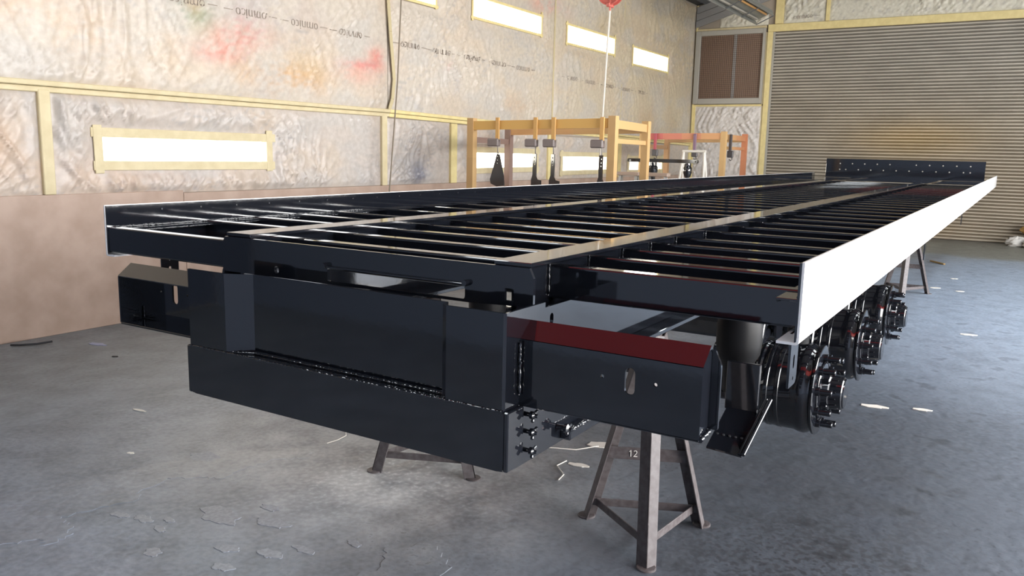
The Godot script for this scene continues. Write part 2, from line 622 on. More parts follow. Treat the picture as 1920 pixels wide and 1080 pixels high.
func build_shell():
	var fl = structure("floor", "worn blue grey painted concrete floor")
	var nx0 = -2.6
	var nx1 = 2.4
	var nd0 = -1.2
	var nd1 = 3.8
	# near field, with a relief of its own
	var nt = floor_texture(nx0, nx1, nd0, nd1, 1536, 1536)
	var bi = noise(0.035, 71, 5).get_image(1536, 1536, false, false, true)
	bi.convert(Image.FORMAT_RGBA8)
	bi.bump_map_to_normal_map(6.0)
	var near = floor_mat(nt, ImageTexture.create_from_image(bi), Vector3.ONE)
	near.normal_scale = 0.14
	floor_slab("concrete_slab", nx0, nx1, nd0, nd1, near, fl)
	var parts = [[XW - 0.2, nx0, DN, DW + 0.3], [nx1, XR + 0.2, DN, DW + 0.3], [nx0, nx1, DN, nd0], [nx0, nx1, nd1, DW + 0.3]]
	for p in parts:
		var wpx = int(clamp((p[1] - p[0]) * 100.0, 64, 700))
		var hpx = int(clamp((p[3] - p[2]) * wpx / (p[1] - p[0]), 64, 1600))
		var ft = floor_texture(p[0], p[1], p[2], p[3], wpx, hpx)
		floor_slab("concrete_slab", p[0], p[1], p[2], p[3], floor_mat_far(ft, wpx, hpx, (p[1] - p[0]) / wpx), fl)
	# peeling paint: thin flakes and ragged edges of the old coat, in the floor's own paint
	var paint = near.duplicate()
	paint.albedo_color = Color(1.0, 1.0, 1.0)
	paint.roughness = 0.44
	var flake_paint = mat(Color(0.56, 0.575, 0.605), 0.5)
	flake_paint.albedo_texture = grey_tex(0.02, 77, Color(0.86, 0.86, 0.86), Color(1, 1, 1), 4, 512, 1.4)
	tri(flake_paint, 4.0)
	var uvm = func(p): return Vector2((p.x - nx0) / (nx1 - nx0), (p.y - nd0) / (nd1 - nd0))
	var flakes = [[-0.97, 0.24, 0.13, 0.055], [-1.19, 0.05, 0.045, 0.03], [-1.10, 0.10, 0.03, 0.02], [-1.06, 0.03, 0.035, 0.02], [-1.30, 0.02, 0.04, 0.025],
		[-0.74, 0.31, 0.085, 0.035], [-0.56, 0.13, 0.05, 0.035], [-0.48, 0.22, 0.05, 0.025], [-0.72, 0.07, 0.05, 0.03], [-0.62, -0.03, 0.04, 0.03], [-0.86, 0.40, 0.06, 0.02],
		[-0.36, 0.36, 0.035, 0.02], [-1.55, 0.62, 0.10, 0.05], [-0.92, -0.10, 0.045, 0.025]]
	for f in flakes:
		var st := ST()
		coat(st, ragged(Vector2(f[0], f[1]), f[2] * 0.9, f[3] * 0.9, 34), 0.0022, uvm)
		put("paint_flake", st, flake_paint, fl)
	var edge = [Vector2(-2.55, -1.15), Vector2(-1.60, -1.1), Vector2(-1.50, -0.55), Vector2(-1.40, -0.34), Vector2(-1.35, -0.27), Vector2(-1.29, -0.29), Vector2(-1.29, -0.19), Vector2(-1.37, -0.15),
		Vector2(-1.47, -0.12), Vector2(-1.43, 0.0), Vector2(-1.37, 0.15), Vector2(-1.44, 0.2), Vector2(-1.47, 0.36), Vector2(-1.36, 0.45), Vector2(-1.26, 0.50), Vector2(-1.28, 0.62),
		Vector2(-1.24, 0.80), Vector2(-1.14, 0.88), Vector2(-1.20, 0.97), Vector2(-1.38, 0.92), Vector2(-1.5, 0.75), Vector2(-1.62, 0.55), Vector2(-1.70, 0.30), Vector2(-1.78, 0.1), Vector2(-1.86, -0.15), Vector2(-2.1, -0.3), Vector2(-2.55, -0.4)]
	var st2 := ST()
	coat(st2, jag(edge, 0.016, 7), 0.0020, uvm)
	put("paint_layer", st2, paint, fl)
	var edge2 = [Vector2(-0.62, -0.25), Vector2(-0.40, 0.02), Vector2(-0.20, 0.10), Vector2(-0.16, 0.28), Vector2(-0.24, 0.40), Vector2(-0.12, 0.52), Vector2(0.05, 0.42), Vector2(0.10, 0.12), Vector2(0.0, -0.2), Vector2(-0.3, -0.4)]
	var st3 := ST()
	coat(st3, jag(edge2, 0.016, 7), 0.0018, uvm)
	put("paint_layer", st3, paint, fl)

	# yard outside the two open vehicle doors
	var yd := ST()
	box(yd, Vector3(20.3, -0.15, -4.0), Vector3(26.0, 0.25, 40.0))
	put("ground", yd, M.outside, null, "structure").set_meta("label", "grey yard outside the open vehicle door")

	# right wall with a wide vehicle door opening from d -2.0 to 10.4
	var st := ST()
	bx(st, XR, XR + 0.25, 0, EAVE, DN, -2.0)
	bx(st, XR, XR + 0.25, 0, EAVE, 10.4, DW + 0.25)
	bx(st, XR, XR + 0.25, 4.3, EAVE, -2.0, 10.4)
	put("wall_right", st, M.plain_wall, null, "structure").set_meta("label", "pale right wall with a wide open vehicle doorway")
	# near wall, behind the camera
	st = ST()
	bx(st, XW - 0.25, XR + 0.25, 0, EAVE, DN - 0.25, DN)
	plate(st, PackedVector2Array([Vector2(XW - 0.25, EAVE), Vector2(XR + 0.25, EAVE), Vector2(RIDGE_X, RIDGE_Y + 0.05)]), [], 0.25, xf_d(DN - 0.25))
	put("wall_near", st, M.near_wall, null, "structure").set_meta("label", "blue grey near wall behind the camera")

func floor_mat_far(tex, wpx, hpx, px):
	var m = mat(Color(1, 1, 1), 0.50)
	m.albedo_texture = tex
	var bi = noise(10.75 * px, 71, 3).get_image(wpx, hpx, false, false, true)
	bi.convert(Image.FORMAT_RGBA8)
	bi.bump_map_to_normal_map(6.0 * 0.00326 / px)
	m.normal_enabled = true
	m.normal_texture = ImageTexture.create_from_image(bi)
	m.normal_scale = 0.10
	return m

# thin raised coat with the floor's texture running on over it
func coat(st: SurfaceTool, pg: PackedVector2Array, t: float, uvm: Callable):
	st.set_smooth_group(-1)
	var tr = Geometry2D.triangulate_polygon(pg)
	for k in range(0, tr.size(), 3):
		var q = [pg[tr[k]], pg[tr[k + 1]], pg[tr[k + 2]]]
		if (q[1] - q[0]).cross(q[2] - q[0]) > 0:
			q = [q[0], q[2], q[1]]
		for p in q:
			st.set_uv(uvm.call(p))
			st.add_vertex(P(p.x, t, p.y))
	var sgn = -1.0 if Geometry2D.is_polygon_clockwise(pg) else 1.0
	for k in pg.size():
		var a = pg[k]
		var b = pg[(k + 1) % pg.size()]
		var o = Vector2(b.y - a.y, a.x - b.x) * sgn
		st.set_uv(uvm.call(a))
		var e = o.normalized() * 0.0025
		face(st, [P(a.x, t, a.y), P(b.x, t, b.y), P(b.x + e.x, -0.0005, b.y + e.y), P(a.x + e.x, -0.0005, a.y + e.y)], P(o.x, 1.0, o.y))

func ragged(c: Vector2, rx: float, ry: float, n: int) -> PackedVector2Array:
	var p := PackedVector2Array()
	for k in n:
		var a = TAU * k / n
		var r = 1.0 + 0.22 * sin(a * 2.0 + c.x * 9.0) + 0.12 * sin(a * 5.0 + c.y * 17.0) + rng.randf_range(-0.1, 0.1)
		p.append(c + Vector2(cos(a) * rx, sin(a) * ry) * r)
	return p

func jag(pts: Array, amp: float, seg: int) -> PackedVector2Array:
	var p := PackedVector2Array()
	for i in pts.size():
		var a = pts[i]
		var b = pts[(i + 1) % pts.size()]
		var s = seg if a.distance_to(b) < 0.4 else 1
		var n = (b - a).orthogonal().normalized()
		for k in s:
			var t = float(k) / s
			p.append(a.lerp(b, t) + (n * rng.randf_range(-amp, amp) if k > 0 else Vector2.ZERO))
	return p

# =================================================================== plastic film
# Covers u0..u1 by v0..v1 with creased film; map(u, v, h) gives the point h proud of the wall; colour(u, v) its linear tint.
func film_mesh(u0, u1, v0, v1, step, holes: Array, seed_: int, map: Callable, colour: Callable, folds := 1.0) -> ArrayMesh:
	var r := RandomNumberGenerator.new()
	r.seed = seed_
	var nu = int(max(2, round((u1 - u0) / step)))
	var nv = int(max(2, round((v1 - v0) / step)))
	var us = []
	var vs = []
	for i in nu + 1:
		us.append(u0 + (u1 - u0) * i / nu)
	for j in nv + 1:
		vs.append(v0 + (v1 - v0) * j / nv)
	# snap grid lines to the edges of the openings
	for h in holes:
		for e in [h.position.x, h.end.x]:
			var k = int(round((e - u0) / (u1 - u0) * nu))
			if k > 0 and k < nu:
				us[k] = e
		for e in [h.position.y, h.end.y]:
			var k = int(round((e - v0) / (v1 - v0) * nv))
			if k > 0 and k < nv:
				vs[k] = e
	var anchors = []
	var na = int(clamp((u1 - u0) * 1.5, 3, 30))
	for i in na:
		var top = r.randf() < 0.75
		anchors.append([r.randf_range(u0, u1), (v1 if top else v0) + r.randf_range(-0.03, 0.03), r.randf_range(5.0, 11.0), r.randf_range(0, TAU), r.randf_range(0.25, 0.6), r.randf_range(0.006, 0.013)])
	for h in holes:
		for c in [h.position, h.end, Vector2(h.position.x, h.end.y), Vector2(h.end.x, h.position.y)]:
			anchors.append([c.x, c.y, r.randf_range(4.0, 7.5), r.randf_range(0, TAU), r.randf_range(0.3, 0.6), r.randf_range(0.006, 0.010)])
	var nz = noise(1.0, seed_, 1)
	var nf = noise(1.0, seed_ + 5, 3)
	var H = PackedFloat32Array()
	H.resize((nu + 1) * (nv + 1))
	for i in nu + 1:
		for j in nv + 1:
			var u = us[i]
			var v = vs[j]
			var wob = nz.get_noise_2d(u * 1.3, v * 1.3)
			var h = 0.012 + 0.012 * nz.get_noise_2d(u * 0.7 + 40.0, v * 0.9)
			# long hanging folds
			var fz = nz.get_noise_2d(u * 8.0 + v * 0.8 + wob * 1.2, v * 0.40 + 9.0)
			h += folds * 0.034 * pow(1.0 - abs(fz), 7.0) * clamp(0.35 + nz.get_noise_2d(u * 0.8 + 7.0, v * 0.6) * 1.8, 0.0, 1.0)
			var fy = nz.get_noise_2d((u + v * 0.5) * 8.0 + 60.0, (v - u * 0.5) * 0.7 + wob * 0.5)
			h += folds * 0.018 * pow(1.0 - abs(fy), 7.0) * clamp(nz.get_noise_2d(u * 0.6 + 21.0, v * 0.8 + 3.0) * 2.6, 0.0, 1.0)
			var fw = nz.get_noise_2d((u - v * 0.8) * 8.0 + 80.0, (v + u * 0.8) * 0.7 + wob * 0.5)
			h += folds * 0.018 * pow(1.0 - abs(fw), 7.0) * clamp(nz.get_noise_2d(u * 0.6 + 33.0, v * 0.8 + 13.0) * 2.6, 0.0, 1.0)
			for a in anchors:
				var dx = u - a[0]
				var dy = v - a[1]
				var q = dx * dx + dy * dy
				if q > a[4] * a[4] * 9.0:
					continue
				var ds = sqrt(q)
				var s = sin(atan2(dy, dx) * a[2] + a[3] + wob * 0.35)
				h += folds * a[5] * 2.1 * exp(-ds / a[4]) * smoothstep(0.03, 0.22, ds) * pow(1.0 - abs(s), 1.8)
			h += 0.0016 * nf.get_noise_2d(u * 5.0, v * 3.0)
			# taped down at its borders and at the openings
			var e = min(min(u - u0, u1 - u), min(v - v0, v1 - v))
			var eh = 9.0
			for o in holes:
				var ox = max(max(o.position.x - u, u - o.end.x), 0.0)
				var oy = max(max(o.position.y - v, v - o.end.y), 0.0)
				eh = min(eh, max(ox, oy))
			H[i * (nv + 1) + j] = h * smoothstep(-0.01, 0.07, e) * smoothstep(0.035, 0.16, eh) + 0.002
	film_h[seed_] = [u0, u1, v0, v1, nu, nv, H]
	var vert := PackedVector3Array()
	var norm := PackedVector3Array()
	var cols := PackedColorArray()
	var idx := PackedInt32Array()
	for i in nu + 1:
		for j in nv + 1:
			vert.append(map.call(us[i], vs[j], H[i * (nv + 1) + j]))
			cols.append(colour.call(us[i], vs[j]))
	var out = map.call(us[0], vs[0], 1.0) - map.call(us[0], vs[0], 0.0)
	for i in nu + 1:
		for j in nv + 1:
			var a = vert[max(i - 1, 0) * (nv + 1) + j]
			var b = vert[min(i + 1, nu) * (nv + 1) + j]
			var c = vert[i * (nv + 1) + max(j - 1, 0)]
			var d = vert[i * (nv + 1) + min(j + 1, nv)]
			var n = (b - a).cross(d - c).normalized()
			norm.append(n if n.dot(out) > 0 else -n)
	for i in nu:
		for j in nv:
			var mid = Vector2((us[i] + us[i + 1]) * 0.5, (vs[j] + vs[j + 1]) * 0.5)
			var skip = false
			for o in holes:
				if o.has_point(mid):
					skip = true
			if skip:
				continue
			var a = i * (nv + 1) + j
			var q = [a, a + nv + 1, a + nv + 2, a + 1]
			var n = (vert[q[1]] - vert[q[0]]).cross(vert[q[2]] - vert[q[0]])
			if n.dot(out) > 0:
				q = [q[0], q[3], q[2], q[1]]
			for k in [0, 1, 2, 0, 2, 3]:
				idx.append(q[k])
	var arr = []
	arr.resize(Mesh.ARRAY_MAX)
	arr[Mesh.ARRAY_VERTEX] = vert
	arr[Mesh.ARRAY_NORMAL] = norm
	arr[Mesh.ARRAY_COLOR] = cols
	arr[Mesh.ARRAY_INDEX] = idx
	var m := ArrayMesh.new()
	m.add_surface_from_arrays(Mesh.PRIMITIVE_TRIANGLES, arr)
	return m

# old overspray caught on the film: [d, y, radius d, radius y, colour, strength]
var STAINS := [
	[3.06, 2.60, 0.20, 0.13, Color(0.42, 0.60, 0.45), 0.75], [3.02, 2.66, 0.10, 0.10, Color(0.85, 0.62, 0.35), 0.5],
	[3.55, 2.50, 0.28, 0.16, Color(0.85, 0.42, 0.38), 0.55], [3.25, 2.28, 0.22, 0.08, Color(0.85, 0.40, 0.38), 0.6], [3.35, 2.40, 0.2, 0.12, Color(0.85, 0.45, 0.40), 0.4],
	[4.05, 2.12, 0.48, 0.13, Color(0.82, 0.58, 0.28), 0.7], [4.3, 2.25, 0.4, 0.16, Color(0.80, 0.66, 0.42), 0.4],
	[5.22, 2.36, 0.30, 0.05, Color(0.85, 0.36, 0.34), 0.6], [5.40, 2.47, 0.14, 0.11, Color(0.86, 0.38, 0.36), 0.6], [5.1, 2.26, 0.3, 0.1, Color(0.88, 0.55, 0.50), 0.4],
	[6.75, 2.50, 0.10, 0.07, Color(0.85, 0.42, 0.38), 0.35], [6.9, 2.35, 0.08, 0.14, Color(0.50, 0.53, 0.62), 0.5],
	[2.2, 2.3, 0.9, 0.2, Color(0.86, 0.68, 0.44), 0.3], [1.6, 2.5, 0.5, 0.3, Color(0.84, 0.66, 0.50), 0.3],
	[2.6, 2.85, 0.7, 0.3, Color(0.60, 0.62, 0.66), 0.35], [3.9, 2.75, 0.9, 0.25, Color(0.60, 0.55, 0.60), 0.3],
	[8.6, 2.12, 0.5, 0.14, Color(0.74, 0.56, 0.40), 0.35], [13.2, 2.1, 0.4, 0.3, Color(0.62, 0.50, 0.32), 0.4], [14.6, 2.2, 0.5, 0.4, Color(0.66, 0.58, 0.40), 0.35],
	[9.2, 3.6, 0.5, 0.12, Color(0.90, 0.52, 0.42), 0.5], [11.3, 3.55, 0.5, 0.3, Color(0.66, 0.58, 0.40), 0.5],
	[6.15, 1.18, 0.16, 0.12, Color(0.30, 0.38, 0.55), 0.6], [6.1, 1.35, 0.5, 0.4, Color(0.42, 0.43, 0.46), 0.55], [5.3, 1.3, 0.25, 0.4, Color(0.50, 0.49, 0.50), 0.4],
	[1.2, 1.45, 0.3, 0.2, Color(0.80, 0.62, 0.45), 0.4], [2.4, 1.25, 0.9, 0.2, Color(0.80, 0.63, 0.52), 0.3],
]
var stain_noise: FastNoiseLite

func wall_film_colour(d: float, y: float) -> Color:
	if stain_noise == null:
		stain_noise = noise(1.0, 91, 4)
	var c = Color(0.575, 0.52, 0.455)
	c = c.lerp(Color(0.56, 0.485, 0.36), smoothstep(6.0, 13.5, d))
	if y < 1.88:
		c = c.lerp(Color(0.54, 0.48, 0.44), 0.7)
	var n = stain_noise.get_noise_2d(d * 1.1, y * 1.1)
	c = c.lerp(Color(0.60, 0.48, 0.36), clamp(n * 1.3, 0.0, 0.35))
	c = c.lerp(Color(0.50, 0.49, 0.48), clamp(stain_noise.get_noise_2d(d * 0.9 + 50.0, y * 1.6) * 1.4, 0.0, 0.4))
	# speckle of dry overspray
	var sp = stain_noise.get_noise_2d(d * 7.0 + 9.0, y * 22.0)
	c = c.lerp(Color(0.42, 0.40, 0.39), clamp((sp - 0.22) * 4.0, 0.0, 0.7) * clamp(0.25 + stain_noise.get_noise_2d(d * 0.6 + 5.0, y * 0.9 + 3.0) * 2.0, 0.0, 1.0))
	for s in STAINS:
		var q = pow((d - s[0]) / s[2], 2.0) + pow((y - s[1]) / s[3], 2.0)
		if q < 6.0:
			var w = exp(-q) * s[5] * 0.62 * clamp(0.9 + n * 2.2 + sp * 1.2, 0.1, 1.5)
			var sc = s[4].srgb_to_linear()
			c = c.lerp(sc, clamp(w, 0.0, 0.9))
	return c

func left_point(d, y, h):
	return P(XW + 0.004 + h, y, d)

# =================================================================== left wall
func build_left_wall():
	# openings: [d0, d1, y0, y1]; the y values follow the sills in the photograph
	var lows = [[2.11, 3.80, 1.315, 1.525], [7.28, 8.99, 1.235, 1.455], [9.82, 11.50, 1.18, 1.42], [12.42, 14.05, 1.17, 1.377]]
	var highs = [[2.05, 3.85, 3.17, 3.45], [4.68, 6.48, 3.18, 3.46], [7.27, 9.04, 3.165, 3.43], [9.85, 11.59, 3.15, 3.425], [12.39, 14.10, 3.08, 3.375]]
	var all = lows + highs
	var st := ST()
	var x0 = XW - 0.28
	# masonry round the openings: bands below, between, above
	var bands = [[lows, 0.0, 2.3], [highs, 2.3, EAVE + 0.1]]
	for b in bands:
		var at = DN - 0.25
		for o in b[0]:
			bx(st, x0, XW, b[1], b[2], at, o[0])
			bx(st, x0, XW, b[1], o[2], o[0], o[1])
			bx(st, x0, XW, o[3], b[2], o[0], o[1])
			at = o[1]
		bx(st, x0, XW, b[1], b[2], at, DW + 0.25)
	put("wall_left", st, M.masonry, null, "structure").set_meta("label", "left wall of the shop behind the masking film")

	# windows: glowing film panes set back in the openings, each with its daylight
	var n = 0
	for o in all:
		n += 1
		var w = structure("window_%d" % n)
		var g := ST()
		var back = XW - (0.05 if o[3] < 2.0 else 0.02)
		bx(g, back - 0.01, back, o[2] + 0.002, o[3] - 0.002, o[0] + 0.002, o[1] - 0.002)
		put("pane", g, M.window_glow, w)
		var fr := ST()
		var low = o[3] < 2.0
		# strips of tape round the opening, a little crooked
		var tw = 0.075 if low else 0.035
		var far_ = o[0] > 5.0
		for k in 4:
			var f2 := ST()
			var j = rng.randf_range(-0.006, 0.006)
			if k == 0:
				bar(f2, P(XW + 0.016, o[3] + tw * 0.5 - 0.012 + j, o[0] - tw - 0.01), P(XW + 0.016, o[3] + tw * 0.5 - 0.012 - j, o[1] + tw + 0.03), tw, 0.012, 0.003, Vector3.RIGHT)
			elif k == 1:
				bar(f2, P(XW + 0.017, o[2] - tw * 0.5 + 0.012 - j, o[0] - tw), P(XW + 0.017, o[2] - tw * 0.5 + 0.012 + j, o[1] + tw + 0.02), tw, 0.012, 0.003, Vector3.RIGHT)
			elif k == 2:
				bar(f2, P(XW + 0.020, o[2] - tw - 0.01, o[0] - tw * 0.5 + 0.01), P(XW + 0.020, o[3] + tw + 0.01, o[0] - tw * 0.5 + 0.01 + j), tw, 0.012, 0.003, Vector3.RIGHT)
			else:
				bar(f2, P(XW + 0.020, o[2] - tw - 0.005, o[1] + tw * 0.5 - 0.01 + j), P(XW + 0.020, o[3] + tw + 0.02, o[1] + tw * 0.5 - 0.01), tw, 0.012, 0.003, Vector3.RIGHT)
			put("tape_strip", f2, M.tape if low else M.tape_yellow, w)
		# the film turned into the reveal
		var rv := ST()
		bx(rv, back - 0.02, XW + 0.012, o[2] - 0.02, o[2] + 0.004, o[0] + 0.006, o[1] - 0.006)
		bx(rv, back - 0.02, XW + 0.012, o[3] - 0.004, o[3] + 0.02, o[0] + 0.006, o[1] - 0.006)
		bx(rv, back - 0.02, XW + 0.012, o[2] - 0.02, o[3] + 0.02, o[0] - 0.02, o[0] + 0.005)
		bx(rv, back - 0.02, XW + 0.012, o[2] - 0.02, o[3] + 0.02, o[1] - 0.005, o[1] + 0.02)
		put("reveal", rv, M.tape, w)
		area_light("daylight_window_%d" % n, P(back + 0.008, (o[2] + o[3]) * 0.5, (o[0] + o[1]) * 0.5), -90.0, Vector2(o[1] - o[0] - 0.03, o[3] - o[2] - 0.03), Color(1.0, 0.98, 0.94), 1.6)

	# painted board along the foot of the wall
	st = ST()
	bx(st, XW, XW + 0.03, 0.0, 1.075, 0.8, 2.835, 0.003)
	put("trim_1", st, M.dado, null, "structure").set_meta("label", "pinkish painted board along the foot of the left wall, nearer length")
	st = ST()
	bx(st, XW, XW + 0.027, 0.0, 1.055, 2.84, DW, 0.003)
	put("trim_2", st, M.dado, null, "structure").set_meta("label", "pinkish painted board along the foot of the left wall, farther length")

	# guessed blue grey door, added out of view for dark reflections in the plates
	var sd = structure("added_door_2", "added blue grey door beside the camera, unseen, for dark reflections")
	for i in 5:
		st = ST()
		bx(st, XW + 0.01, XW + 0.06, 0.02, 2.75, DN + 0.05 + i * 0.86, DN + 0.05 + i * 0.86 + 0.85, 0.008)
		put("panel", st, M.added_door_blue, sd)

	# rail of taped steel between the two rows of windows and the taped posts under it
	var rail = structure("trim_3", "cream taped rail along the left wall between the film sheets")
	st = ST()
	bx(st, XW, XW + 0.055, 1.875, 1.915, 0.8, 5.6, 0.006)
	put("rail_cap", st, M.tape, rail)
	st = ST()
	bx(st, XW, XW + 0.035, 1.83, 1.872, 0.8, 5.6, 0.006)
	put("rail_face", st, M.tape, rail)
	st = ST()
	bar(st, P(XW + 0.027, 1.895, 5.6), P(XW + 0.027, 1.735, 15.68), 0.055, 0.04, 0.005)
	put("rail_cap", st, M.tape_yellow, rail)
	st = ST()
	bar(st, P(XW + 0.018, 1.850, 5.6), P(XW + 0.018, 1.690, 15.68), 0.036, 0.042, 0.005)
	put("rail_face", st, M.tape_yellow, rail)
	var posts = [[1.625, 1.715, 1.075], [5.47, 5.56, 1.055], [6.80, 6.93, 1.055], [9.33, 9.46, 1.055], [11.9, 12.02, 1.055], [15.58, 15.68, 0.0]]
	for i in posts.size():
		st = ST()
		bx(st, XW, XW + 0.04, posts[i][2], 1.85 if i < 2 else 1.80 - 0.016 * (posts[i][0] - 7.0), posts[i][0], posts[i][1], 0.006)
		put("post", st, M.tape if i < 2 else M.tape_yellow, rail)
	# wandering strip of tape up the film seam
	st = ST()
	var strip = [P(XW + 0.045, 1.91, 5.585), P(XW + 0.045, 2.03, 5.64), P(XW + 0.045, 2.25, 5.67), P(XW + 0.045, 2.77, 5.605), P(XW + 0.045, 3.1, 5.57), P(XW + 0.045, 4.55, 5.56)]
	for i in range(strip.size() - 1):
		bar(st, strip[i], strip[i + 1], 0.05, 0.014, 0.003, Vector3.RIGHT)
	put("seam_tape", st, M.seam, rail)
	for dd in [9.45, 11.95]:
		st = ST()
		bar(st, P(XW + 0.014, 1.80, dd), P(XW + 0.014, 4.56, dd + 0.02), 0.035, 0.012, 0.003, Vector3.RIGHT)
		put("seam_tape", st, M.seam, rail)
	st = ST()
	bar(st, P(XW + 0.03, 0.0, DW - 0.03), P(XW + 0.03, EAVE, DW - 0.03), 0.06, 0.03, 0.003, Vector3.RIGHT)
	put("seam_tape", st, M.tape_yellow, rail)

	# film sheets
	var hr = func(o): return Rect2(o[0] - 0.02, o[2] - 0.02, o[1] - o[0] + 0.04, o[3] - o[2] + 0.04)
	var upper_a = film_mesh(0.8, 5.60, 1.90, EAVE - 0.03, 0.028, [hr.call(highs[0]), hr.call(highs[1])].slice(0, 1), 11, left_point, wall_film_colour, 0.9)
	var sheet_a = tag(put("plastic_sheet", upper_a, M.film), "paint-stained clear film over the upper wall above the big low window", "plastic sheet")
	var upper_b = film_mesh(5.61, 9.458, 1.84, EAVE - 0.03, 0.028, [hr.call(highs[1]), hr.call(highs[2])], 12, left_point, wall_film_colour, 1.1)
	var sheet_b = tag(put("plastic_sheet", upper_b, M.film), "clear film on the upper wall round the largest bright high window", "plastic sheet")
	var upper_c = film_mesh(9.462, 15.55, 1.74, EAVE - 0.03, 0.032, [hr.call(highs[3]), hr.call(highs[4])], 13, left_point, wall_film_colour, 0.9)
	var sheet_c = tag(put("plastic_sheet", upper_c, M.film), "yellowed film on the upper wall round the two far high windows", "plastic sheet")
	var lower = [[0.8, 1.625, [], 21, "grey pink film panel left of the cream post by the near corner"], [1.715, 5.47, [hr.call(lows[0])], 22, "creased film panel round the wide low window on the left"],
		[5.56, 6.80, [], 23, "grey film panel with a blue spray patch beside the hanging rope"], [6.93, 9.33, [hr.call(lows[1])], 24, "film panel round the low window behind the yellow frame's left posts"],
		[9.46, 11.9, [hr.call(lows[2])], 25, "film panel round the low window behind the yellow frame's right end"], [12.02, 15.58, [hr.call(lows[3])], 26, "film panel round the farthest low window behind the black bar"]]
	for l in lower:
		var top = 1.835 if l[0] < 5.5 else (1.79 if l[0] < 9.0 else 1.755) - 0.016 * (l[0] - 7.0)
		var fm = film_mesh(l[0], l[1], 1.06, top, 0.02 if l[0] < 6 else 0.03, l[2], l[3], left_point, wall_film_colour, 1.25)
		tag(put("plastic_sheet", fm, M.film), l[4], "plastic sheet")
	# printed word repeated on the film, upside down
	for d in [2.95, 3.65, 4.32, 4.98, 5.98, 6.60, 7.25, 7.9, 8.55, 10.0, 10.7, 11.4, 12.1, 12.8]:
		var which = 0 if d < 5.6 else (1 if d < 9.46 else 2)
		print_word([sheet_a, sheet_b, sheet_c][which], 11 + which, d, 2.685 - 0.0085 * (d - 2.0), true)

var film_h := {}
func film_height(seed_, u, v) -> float:
	var f = film_h[seed_]
	var i = int(clamp(round((u - f[0]) / (f[1] - f[0]) * f[4]), 0, f[4]))
	var j = int(clamp(round((v - f[2]) / (f[3] - f[2]) * f[5]), 0, f[5]))
	return f[6][i * (f[5] + 1) + j]

# the printed word lies on the film and follows its folds
func print_word(parent, seed_, u0, v0, on_left: bool):
	var tm := TextMesh.new()
	tm.text = "\u2014 omnico \u2014"
	var sf := SystemFont.new()
	sf.font_names = PackedStringArray(["Droid Sans"])
	tm.font = sf
	tm.font_size = 40
	tm.pixel_size = 0.0027
	tm.depth = 0.001
	var arr = tm.get_mesh_arrays()
	var v = arr[Mesh.ARRAY_VERTEX]
	var st := ST()
	var out = PackedVector3Array()
	for p in v:
		if on_left:
			var u = u0 - p.x
			var y = v0 - p.y
			out.append(left_point(u, y, film_height(seed_, u, y) + 0.004 + p.z))
		else:
			var u = u0 + p.x
			var y = v0 + p.y + 0.04 * p.x
			out.append(far_point(u, y, film_height(seed_, u, y) + 0.004 + p.z))
	for k in arr[Mesh.ARRAY_INDEX]:
		st.add_vertex(out[k])
	return put("printed_word", st, M.ink, parent)

# =================================================================== far wall
func far_point(x, y, h):
	return P(x, y, DW - 0.004 - h)

func far_film_colour(x: float, y: float) -> Color:
	if stain_noise == null:
		stain_noise = noise(1.0, 91, 4)
	var c = Color(0.70, 0.67, 0.645)
	if y > 4.0:
		c = Color(0.66, 0.64, 0.55)
	var sp = stain_noise.get_noise_2d(x * 6.0 + 30.0, y * 6.0)
	c = c.lerp(Color(0.36, 0.35, 0.34), clamp((sp - 0.25) * 3.0, 0.0, 0.5))
	return c

